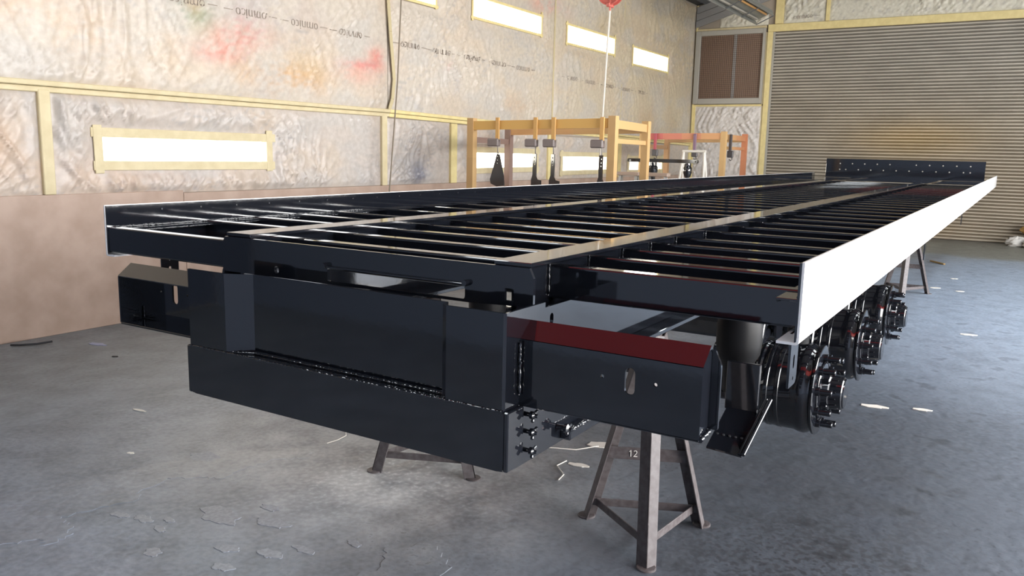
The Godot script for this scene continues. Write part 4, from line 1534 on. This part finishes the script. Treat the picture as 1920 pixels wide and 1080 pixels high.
func suspension(T, d, s):
	var B = M.black_plain
	var st := ST()
	# hanger bracket from the rail
	plate(st, rounded(PackedVector2Array([Vector2(d + 0.38, 0.872), Vector2(d + 0.66, 0.872), Vector2(d + 0.58, 0.50), Vector2(d + 0.46, 0.50)]), [0, 0, 0.05, 0.05], 4), [], 0.012, xf_x(0.46 * s - 0.006))
	plate(st, rounded(PackedVector2Array([Vector2(d + 0.38, 0.872), Vector2(d + 0.66, 0.872), Vector2(d + 0.58, 0.50), Vector2(d + 0.46, 0.50)]), [0, 0, 0.05, 0.05], 4), [], 0.012, xf_x(0.60 * s - 0.006))
	bx(st, 0.46 * s, 0.60 * s, 0.58, 0.872, d + 0.62, d + 0.632)
	put("hanger_bracket", st, B, T)
	st = ST()
	# trailing arm
	bar(st, P(0.53 * s, 0.55, d + 0.52), P(0.53 * s, 0.475, d), 0.09, 0.055, 0.012)
	bar(st, P(0.53 * s, 0.475, d), P(0.62 * s, 0.43, d - 0.46), 0.09, 0.05, 0.012)
	lathe(st, P(0.455 * s, 0.55, d + 0.52), Vector3(s, 0, 0), [[0.0, 0.03], [0.02, 0.045], [0.13, 0.045], [0.15, 0.03]], 16)
	put("trailing_arm", st, B, T)
	st = ST()
	# air spring on the arm's tail
	lathe(st, P(0.66 * s, 0.45, d - 0.44), Vector3.UP, [[0.0, 0.06], [0.10, 0.062], [0.14, 0.075], [0.17, 0.092], [0.22, 0.098], [0.30, 0.098], [0.35, 0.090], [0.37, 0.070], [0.385, 0.070], [0.385, 0.0]], 24)
	put("air_spring", st, M.rubber, T)
	st = ST()
	bx(st, 0.55 * s, 0.75 * s, 0.832, 0.872, d - 0.53, d - 0.35, 0.005)
	put("spring_seat", st, B, T)
	st = ST()
	# shock absorber
	tube(st, P(0.63 * s, 0.44, d - 0.12), P(0.60 * s, 0.66, d + 0.14), 0.032, -1, 14)
	tube(st, P(0.60 * s, 0.64, d + 0.13), P(0.585 * s, 0.84, d + 0.36), 0.038, -1, 14)
	put("shock_absorber", st, B, T)
	st = ST()
	# brake chamber and its rods
	lathe(st, P(0.55 * s, 0.55, d - 0.13), P(0, 0.25, -1), [[0.0, 0.03], [0.02, 0.072], [0.05, 0.078], [0.058, 0.083], [0.066, 0.078], [0.10, 0.070], [0.12, 0.03]], 18)
	tube(st, P(0.55 * s, 0.55, d - 0.13), P(0.55 * s, 0.50, d + 0.05), 0.012)
	tube(st, P(0.40 * s, 0.49, d - 0.07), P(0.66 * s, 0.49, d - 0.07), 0.018)
	put("brake_chamber", st, B, T)

# =================================================================== axle stands
func build_stands():
	var s1 = make_stand(0.865)
	s1.position = P(0.526, 0.0, 1.049)
	s1.rotation.y = stand_turn(Vector2(0.645 - 0.526, 0.783 - 1.049))
	tag(s1, "grey axle stand in the foreground marked 12, under the right rail", "axle stand")
	var tm := TextMesh.new()
	tm.text = "12"
	var sf := SystemFont.new()
	sf.font_names = PackedStringArray(["Droid Sans"])
	tm.font = sf
	tm.font_size = 32
	tm.pixel_size = 0.0011
	tm.depth = 0.002
	var b1 = s1.get_node("upper_brace")
	var w := MeshInstance3D.new()
	w.name = "number_marking"
	w.mesh = tm
	w.material_override = M.marking
	w.position = Vector3(-0.056, 0.302, -0.0745)
	b1.add_child(w)
	var s2 = s1.duplicate()
	s2.name = numbered(self, "axle_stand")
	add_child(s2, true)
	var mk = s2.get_node("upper_brace/number_marking")
	mk.get_parent().remove_child(mk)
	mk.free()
	s2.position = P(-0.61, 0.0, 1.165)
	s2.rotation.y = stand_turn(Vector2(-0.775 + 0.61, 0.945 - 1.165))
	tag(s2, "brown grey axle stand half hidden below the bumper box's lower plate", "axle stand")
	var s3 = s2.duplicate()
	s3.name = numbered(self, "axle_stand")
	add_child(s3, true)
	s3.position = P(0.635, 0.0, 8.235)
	s3.rotation.y = stand_turn(Vector2(0.638 - 0.635, 7.97 - 8.235))
	tag(s3, "axle stand beyond the third brake drum, under the far end of the white side face", "axle stand")

func stand_turn(v: Vector2) -> float:
	# the first leg is modelled towards +z (towards the camera); v is (x, d) from the stand's middle to that foot
	return atan2(v.x, -v.y)

func make_stand(h):
	var o = thing("axle_stand", "", "axle stand", Vector3.ZERO)
	var feet = []
	var tops = []
	for k in 3:
		var a = TAU * k / 3.0
		feet.append(Vector3(sin(a), 0, cos(a)) * 0.283 + Vector3(0, 0.006, 0))
		tops.append(Vector3(sin(a), 0, cos(a)) * 0.055 + Vector3(0, h - 0.05, 0))
	for k in 3:
		var a = TAU * k / 3.0
		var out = Vector3(sin(a), 0, cos(a))
		var side = out.cross(Vector3.UP)
		var st := ST()
		angle_bar(st, feet[k], tops[k], 0.052, 0.006, (-out + side * 1.0).normalized(), (-out - side * 1.0).normalized())
		put("leg", st, M.stand, o)
		st = ST()
		lathe(st, Vector3(feet[k].x, 0.0, feet[k].z) - out * 0.015, Vector3.UP, [[0.0, 0.036], [0.005, 0.036], [0.007, 0.033]], 20)
		put("foot", st, M.stand, o)
	for k in 3:
		var k2 = (k + 1) % 3
		for lv in [[0.085, 0.032, "lower_brace"], [0.365, 0.05, "upper_brace"]]:
			var p = feet[k].lerp(tops[k], lv[0])
			var q = feet[k2].lerp(tops[k2], lv[0])
			if lv[2] == "upper_brace" and k != 1:
				if k == 0:
					continue
				continue
			var st := ST()
			var inw = -((p + q) * 0.5 * Vector3(1, 0, 1)).normalized() * 0.020
			bar(st, p.lerp(q, 0.03) + inw, q.lerp(p, 0.03) + inw, 0.006, lv[1], 0.0015)
			put(lv[2], st, M.stand, o)
	var st := ST()
	tube(st, Vector3(0, h - 0.20, 0), Vector3(0, h - 0.012, 0), 0.03, -1, 16)
	put("column", st, M.stand, o)
	st = ST()
	box(st, Vector3(0, h - 0.006, 0), Vector3(0.13, 0.012, 0.13), 0.003)
	put("top_plate", st, M.stand, o)
	return o

# =================================================================== painted hanging frames
func tint_box(st: SurfaceTool, a: Vector3, b: Vector3, w, h, c0: Color, c1: Color, up := Vector3.UP):
	# bar whose colour runs from c0 at a to c1 at b (uneven overspray)
	var n = 4
	for i in n:
		st.set_color(c0.lerp(c1, (i + 0.5) / n).srgb_to_linear())
		var p = a.lerp(b, float(i) / n)
		var q = a.lerp(b, float(i + 1) / n)
		box(st, (p + q) * 0.5, Vector3(w, h, p.distance_to(q)), 0.0, along(a, b, up))

func build_racks():
	var OR = Color(0.79, 0.65, 0.45)
	var DU = Color(0.72, 0.57, 0.42)
	var YE = Color(0.86, 0.69, 0.40)
	var RD = Color(0.76, 0.40, 0.40)
	var r1 = thing("hanging_rack", "yellow welded hanging rack nearer the camera, along the left wall", "rack", Vector3.ZERO)
	var nl = P(-3.92, 0, 6.30)
	var nr = P(-2.11, 0, 6.30)
	var fl = P(-4.28, 0, 7.70)
	var fr = P(-2.32, 0, 7.70)
	rack(r1, nl, nr, fl, fr, [OR, OR, Color(0.58, 0.48, 0.44), OR], [YE, YE], [Color(0.86, 0.66, 0.45), OR], 1.845, 1.865)
	var r2 = thing("hanging_rack", "farther hanging rack with a red oversprayed front beam, near the far wall", "rack", Vector3.ZERO)
	rack(r2, P(-3.96, 0, 11.5), P(-2.556, 0, 11.5), P(-4.1, 0, 13.0), P(-2.65, 0, 13.0), [OR, OR, DU, Color(0.76, 0.50, 0.36)], [RD, Color(0.82, 0.64, 0.44)], [DU, OR], 1.855, 1.86)

	# hooks and freshly painted parts hanging from the nearer frame
	var lab1 = ["black bracket hung in front of the left low window, leftmost on the yellow frame", "slim black bracket hung beside the cream post between two windows", "slim black bracket hung just left of the right hand low window", "black bracket hung against the yellow frame's right front post"]
	var hx = [[-3.53, 6.25, 0.075, 1.10], [-3.03, 6.25, 0.055, 1.10], [-2.80, 6.25, 0.05, 1.10], [-2.205, 6.232, 0.05, 1.10]]
	for i in 4:
		hanging_part(hx[i][0], hx[i][1], hx[i][2], hx[i][3], lab1[i], i)
	var lab2 = ["grey hook block on the far frame's red beam, nearer its left post", "grey hook block on the middle of the far frame's red beam", "dark hook block on the far frame's right post"]
	var h2 = [[-3.71, 11.445], [-3.02, 11.445], [-2.49, 11.66]]
	for i in 3:
		var hk = thing("hook_block", lab2[i], "hook", P(h2[i][0], 1.50, h2[i][1]))
		var st := ST()
		box(st, Vector3(0, 0.16, 0), Vector3(0.05, 0.32, 0.03), 0.006)
		put("strap", st, mat([Color(0.66, 0.30, 0.34), Color(0.50, 0.40, 0.48), Color(0.3, 0.28, 0.28)][i], 0.5), hk)
		st = ST()
		box(st, Vector3(0.01, 0.0, 0.01), Vector3(0.10, 0.11, 0.05), 0.01)
		tube_path(st, [Vector3(0.03, -0.05, 0), Vector3(0.04, -0.08, 0), Vector3(0.02, -0.10, 0), Vector3(-0.01, -0.085, 0)], 0.008, 6)
		put("block", st, mat(Color(0.28, 0.27, 0.28), 0.4), hk)

	# black bar laid across trestles beyond the trailer
	var bar_ = thing("black_bar", "long black painted bar with rounded ends lying level in front of the far low window", "bar", P(-2.92, 1.378, 9.8))
	var st := ST()
	plate(st, rounded(rect(-0.545, -0.022, 0.545, 0.030), [0.02, 0.02, 0.02, 0.02], 4), [circle(Vector2(0.515, 0.004), 0.011, 10)], 0.05, Transform3D(Basis(), Vector3(0, 0, -0.025)))
	put("beam", st, M.black_plain, bar_)
	st = ST()
	lathe(st, Vector3(-0.50, 0.0, 0.025), Vector3.BACK, [[0.0, 0.014], [0.012, 0.014], [0.014, 0.008]], 10)
	put("pin", st, M.steel_light, bar_)
	var sup = [["black post with a round head under the right end of the long black bar", -2.525, 0.062], ["thick black post under the middle of the long black bar", -3.06, 0.07]]
	for q in sup:
		var o = thing("support_post", q[0], "post", P(q[1], 0, 9.8))
		st = ST()
		tube(st, Vector3(0, 0.02, 0), Vector3(0, 1.20, 0), q[2] * 0.55, -1, 14)
		put("column", st, M.black_plain, o)
		st = ST()
		lathe(st, Vector3(0, 1.16, 0), Vector3.UP, [[0.0, q[2] * 0.7], [0.06, q[2]], [0.13, q[2]], [0.15, q[2] * 0.8], [0.195, q[2] * 0.8]], 16)
		put("head", st, M.black_plain, o)
		st = ST()
		box(st, Vector3(0, 0.01, 0), Vector3(0.3, 0.02, 0.3), 0.004)
		put("base_plate", st, M.black_plain, o)
	# white trestle behind the bar's right end
	var tr = thing("trestle", "white tubular trestle standing behind the long black bar's right end", "trestle", P(-2.60, 0, 10.25))
	for x in [-0.16, 0.16]:
		for z in [-0.25, 0.25]:
			st = ST()
			tube(st, Vector3(x * 1.0, 1.52, 0), Vector3(x + 0.0, 0.0, z) + Vector3(x * 0.6, 0, 0), 0.018, -1, 10)
			put("leg", st, M.scrap_white, tr)
	st = ST()
	tube(st, Vector3(-0.18, 1.53, 0), Vector3(0.18, 1.53, 0), 0.02, -1, 10)
	put("top_rail", st, M.scrap_white, tr)
	# low bench trestles between the frames
	var names = ["left of the two grey work trestles seen between the hanging frames", "right of the two grey work trestles seen between the hanging frames"]
	for i in 2:
		var w = thing("work_trestle", names[i], "trestle", P(-3.05 + i * 0.42, 0, 8.9))
		st = ST()
		box(st, Vector3(0, 1.20, 0), Vector3(0.34, 0.05, 0.12), 0.006)
		put("top_beam", st, mat(Color(0.66, 0.58, 0.52), 0.6), w)
		for x in [-0.12, 0.12]:
			for z in [-0.3, 0.3]:
				st = ST()
				bar(st, Vector3(x, 1.18, z * 0.1), Vector3(x + 0.05 * sign(x), 0.0, z), 0.03, 0.03, 0.004)
				put("leg", st, M.steel_light, w)

func rack(o, nl, nr, fl, fr, pc, beam0, beam1, hl, hr):
	var V = Vector3(0, 1, 0)
	var ps = [[nl, hl, pc[0]], [nr, hr, pc[1]], [fl, hl - 0.03, pc[2]], [fr, hr, pc[3]]]
	for p in ps:
		var st := ST()
		tint_box(st, p[0] + V * 0.02, p[0] + V * p[1], 0.085, 0.085, p[2].darkened(0.12), p[2])
		put("post", st, M.rack, o)
		st = ST()
		st.set_color(p[2].darkened(0.2).srgb_to_linear())
		box(st, p[0] + V * 0.01, Vector3(0.22, 0.02, 0.22))
		put("foot_plate", st, M.rack, o)
	var g = Vector3(0.0425, 0, 0)
	var st := ST()
	tint_box(st, nl + V * (hl - 0.085) + g, nr + V * (hr - 0.075) - g, 0.06, 0.10, beam0[0], beam0[1])
	put("front_beam", st, M.rack, o)
	st = ST()
	tint_box(st, fl + V * (hl - 0.115) + g, fr + V * (hr - 0.10) - g, 0.06, 0.09, beam1[0], beam1[1])
	put("rear_beam", st, M.rack, o)
	var gz = Vector3(0, 0, -0.0425)
	st = ST()
	tint_box(st, nl + V * (hl - 0.25) + gz, fl + V * (hl - 0.25) - gz, 0.05, 0.07, pc[2], pc[2])
	put("side_beam", st, M.rack, o)
	st = ST()
	tint_box(st, nr + V * (hr - 0.085) + gz, fr + V * (hr - 0.085) - gz, 0.05, 0.09, pc[1], pc[3])
	put("side_beam", st, M.rack, o)
	st = ST()
	tint_box(st, nr + V * (hr - 0.26) + gz, fr + V * (hr - 0.26) - gz, 0.04, 0.05, pc[1], pc[3])
	put("side_beam", st, M.rack, o)
	st = ST()
	tint_box(st, nl + V * 0.25 + gz, fl + V * 0.25 - gz, 0.05, 0.06, pc[0], pc[2])
	tint_box(st, nr + V * 0.25 + gz, fr + V * 0.25 - gz, 0.05, 0.06, pc[1], pc[3])
	put("bottom_rail", st, M.rack, o)

func hanging_part(x, d, w, ybot, label, i):
	var o = thing("hanging_bracket", label, "bracket", P(x, ybot, d))
	var top = 1.84 - ybot
	var st := ST()
	# strap over the beam with a grey cup, then a wire and the black plate
	st.set_color(Color(1, 1, 1))
	box(st, Vector3(0, top - 0.13, 0.005), Vector3(0.05, 0.28, 0.02), 0.004)
	put("strap", st, mat(Color(0.84, 0.66, 0.40), 0.55), o)
	st = ST()
	box(st, Vector3(-0.05, top - 0.27, 0), Vector3(0.15, 0.09, 0.07), 0.012)
	put("cup", st, mat(Color(0.50, 0.46, 0.45), 0.45), o)
	st = ST()
	tube_path(st, [Vector3(0.0, top - 0.28, 0), Vector3(0.005, top - 0.38, 0), Vector3(0.0, 0.34, 0)], 0.006, 6)
	tube_path(st, [Vector3(0.0, 0.36, 0), Vector3(0.015, 0.345, 0), Vector3(0.012, 0.325, 0), Vector3(-0.004, 0.32, 0)], 0.006, 6)
	put("wire_hook", st, M.hook, o)
	st = ST()
	var pl
	if i == 0:
		pl = PackedVector2Array([Vector2(0.0, 0.34), Vector2(0.03, 0.33), Vector2(0.09, 0.09), Vector2(0.10, -0.02), Vector2(0.0, -0.03), Vector2(-0.08, 0.0), Vector2(-0.09, 0.05)])
	else:
		pl = PackedVector2Array([Vector2(-0.022, 0.35), Vector2(0.02, 0.35), Vector2(0.02, 0.10), Vector2(0.035, 0.07), Vector2(0.085, 0.06), Vector2(0.085, 0.0), Vector2(-0.04, 0.0), Vector2(-0.04, 0.06), Vector2(-0.022, 0.12)])
	plate(st, pl, [circle(Vector2(0.004, 0.31), 0.008, 8), circle(Vector2(0.002, 0.27), 0.008, 8), circle(Vector2(0.0, 0.235), 0.008, 8)], 0.02, Transform3D(Basis(), Vector3(0, 0, -0.01)))
	put("plate", st, M.black_plain, o)

# =================================================================== loose things
func crumple(c: Vector3, r: Vector3, seed_: int, amp := 0.35) -> ArrayMesh:
	var sm := SphereMesh.new()
	sm.radius = 1.0
	sm.height = 2.0
	sm.radial_segments = 22
	sm.rings = 12
	var arr = sm.get_mesh_arrays()
	var n = noise(1.4, seed_, 3)
	var v = arr[Mesh.ARRAY_VERTEX]
	var idx = arr[Mesh.ARRAY_INDEX]
	var st := SurfaceTool.new()
	st.begin(Mesh.PRIMITIVE_TRIANGLES)
	st.set_smooth_group(1)
	for k in idx:
		var p = v[k]
		var f = 1.0 + amp * (1.0 - 2.0 * abs(n.get_noise_3dv(p)) * 1.6)
		p = p * f * r
		p.y = max(p.y, -r.y * 0.8)
		st.add_vertex(c + p + Vector3(0, r.y * 0.8, 0))
	return done(st)

func scrap(label, category, called, x, d, rx, ry, m, seed_):
	var st := ST()
	rng.seed = seed_
	plate(st, ragged(Vector2.ZERO, rx, ry, 13), [], 0.004, xf_y(0.0))
	var o = put(called, st, m)
	o.position = P(x, 0.001, d)
	return tag(o, label, category)

func build_loose():
	# hanging rope near the film seam, and the hose with its reel
	var st := ST()
	tube_path(st, [P(-4.32, 4.45, 5.56), P(-4.33, 3.2, 5.51), P(-4.34, 2.2, 5.45), P(-4.36, 1.0, 5.33), P(-4.36, 0.3, 5.30)], 0.008, 8)
	tag(put("rope", st, M.rope), "grey rope hanging down the left wall beside the tape seam", "rope")
	var reel = thing("hose_reel", "red hose reel hanging at the top edge with a pale hose below it", "hose reel", P(-3.0, 3.30, 7.98))
	st = ST()
	lathe(st, Vector3(0, 0.17, -0.06), Vector3.BACK, [[0.0, 0.05], [0.0, 0.160], [0.006, 0.168], [0.022, 0.168], [0.028, 0.13], [0.084, 0.13], [0.090, 0.168], [0.106, 0.168], [0.112, 0.160], [0.106, 0.150], [0.096, 0.146], [0.094, 0.05], [0.125, 0.045], [0.128, 0.0]], 36)
	put("drum", st, M.red_dusty, reel)
	for k in 5:
		st = ST()
		var an = TAU * k / 5.0 + 0.5
		bar(st, Vector3(0, 0.17, 0.042) + Vector3(sin(an), cos(an), 0) * 0.04, Vector3(0, 0.17, 0.042) + Vector3(sin(an), cos(an), 0) * 0.152, 0.022, 0.012, 0.003, Vector3.BACK)
		put("spoke", st, M.red_dusty, reel)
	st = ST()
	box(st, Vector3(0.0, 0.005, 0.0), Vector3(0.05, 0.05, 0.14), 0.008)
	put("guide", st, M.red_dusty, reel)
	st = ST()
	lathe(st, Vector3(0, 0.04, 0), Vector3.DOWN, [[0.0, 0.030], [0.03, 0.026], [0.05, 0.014], [0.11, 0.012]], 14)
	put("outlet", st, M.red_dusty, reel)
	st = ST()
	tube_path(st, [Vector3(0, -0.06, 0), Vector3(-0.01, -0.6, 0.02), Vector3(-0.02, -1.3, 0.05), Vector3(-0.03, -2.2, 0.08)], 0.013, 8)
	put("hose", st, M.scrap_white, reel)
	st = ST()
	tube(st, Vector3(0, 0.3, 0), Vector3(0, roof_y(-3.0) - 3.30, 0), 0.012)
	put("hanger_rod", st, M.steel_grey, reel)

	# rags by the shutter at the right edge
	var rags = [["white rag in the heap by the shutter, lowest and farthest left", 1.645, 15.25, Vector3(0.13, 0.085, 0.10), M.rag_white, 0.0], ["white rag at the front of the heap by the shutter", 1.93, 15.06, Vector3(0.15, 0.09, 0.12), M.rag_white, 0.0], ["white rag in the middle of the heap by the shutter", 1.90, 15.40, Vector3(0.14, 0.09, 0.10), M.rag_white, 0.02], ["tan rag on top of the heap by the shutter", 1.93, 15.38, Vector3(0.19, 0.10, 0.13), M.rag_tan, 0.215]]
	var k = 0
	for r in rags:
		k += 1
		var o = put("rag", crumple(Vector3.ZERO, r[3], 200 + k * 7, 0.45), r[4])
		o.position = P(r[1], r[5], r[2])
		tag(o, r[0], "rag", "rags by the shutter")

	# scraps on the floor
	scrap("pale blue scrap of film on the floor near the left wall's foot", "scrap", "film_scrap", -4.05, 1.64, 0.075, 0.03, M.scrap_blue, 5)
	st = ST()
	tube_path(st, [P(-4.47, 0.012, 1.24), P(-4.42, 0.012, 1.28), P(-4.36, 0.012, 1.37), P(-4.32, 0.02, 1.46)], 0.008, 6)
	tag(put("cable_end", st, M.scrap_dark), "short dark curved piece of cable on the floor by the left wall", "cable")
	scrap("small dark chip on the floor left of the bumper's left wing", "scrap", "paint_chip", -3.62, 1.5, 0.02, 0.015, M.scrap_dark, 6)
	scrap("white torn piece of masking tape behind the front axle stand", "scrap", "tape_scrap", -0.05, 1.86, 0.06, 0.045, M.scrap_white, 8)
	st = ST()
	tube_path(st, [P(-0.05, 0.006, 1.83), P(-0.12, 0.006, 1.72), P(-0.22, 0.006, 1.68), P(-0.30, 0.006, 1.64)], 0.003, 5)
	tag(put("tape_thread", st, M.scrap_white), "white thread trailing from the torn tape piece", "thread")
	scrap("white frayed tape scrap left of the front axle stand", "scrap", "tape_scrap", -0.02, 1.55, 0.05, 0.02, M.scrap_white, 9)
	st = ST()
	tube_path(st, [P(-0.09, 0.005, 1.56), P(-0.10, 0.005, 1.48), P(-0.06, 0.005, 1.44), P(-0.02, 0.005, 1.40), P(-0.01, 0.005, 1.33)], 0.003, 5)
	tag(put("tape_thread", st, M.scrap_white), "curled white thread beside the frayed tape scrap", "thread")
	scrap("thin white sliver on the open floor left of the trailer", "scrap", "tape_scrap", -2.42, 0.87, 0.045, 0.012, M.scrap_white, 10)
	scrap("small white dot of tape on the floor at lower left", "scrap", "tape_scrap", -1.87, 0.45, 0.016, 0.012, M.scrap_white, 11)
	st = ST()
	tube_path(st, [P(-1.26, 0.004, 1.28), P(-1.20, 0.004, 1.22), P(-1.19, 0.004, 1.15), P(-1.20, 0.004, 1.08)], 0.003, 5)
	tag(put("tape_thread", st, M.scrap_white), "white curl of thread on the floor below the box's left corner", "thread")
	st = ST()
	bar(st, P(0.60, 0.02, 11.62), P(0.80, 0.012, 11.40), 0.035, 0.02, 0.004)
	tag(put("wood_stick", st, M.wood), "brown splinter of wood on the far floor before the shutter", "stick")
	var sc = [[1.375, 6.15, 0.06, 0.03, "white scrap on the right floor, level with the second drum"], [1.02, 3.42, 0.075, 0.03, "largest white scrap on the right floor below the scrap with a raised edge"], [1.27, 3.52, 0.05, 0.022, "bent white scrap on the right floor nearer the edge"], [0.89, 8.9, 0.05, 0.04, "white scrap beside the far axle stand's foot"],
		[1.15, 8.8, 0.04, 0.03, "small white scrap right of the far axle stand"], [0.68, 3.05, 0.06, 0.02, "white scrap on the floor just beyond the nearest hub"], [0.55, 3.0, 0.03, 0.015, "tiny white scrap between the hubs and the right scraps"], [1.02, 9.9, 0.04, 0.03, "tiny white scrap on the far floor near the wood splinter"]]
	var i = 0
	for s in sc:
		i += 1
		scrap(s[4], "scrap", "tape_scrap", s[0], s[1], s[2], s[3], M.scrap_white, 30 + i)
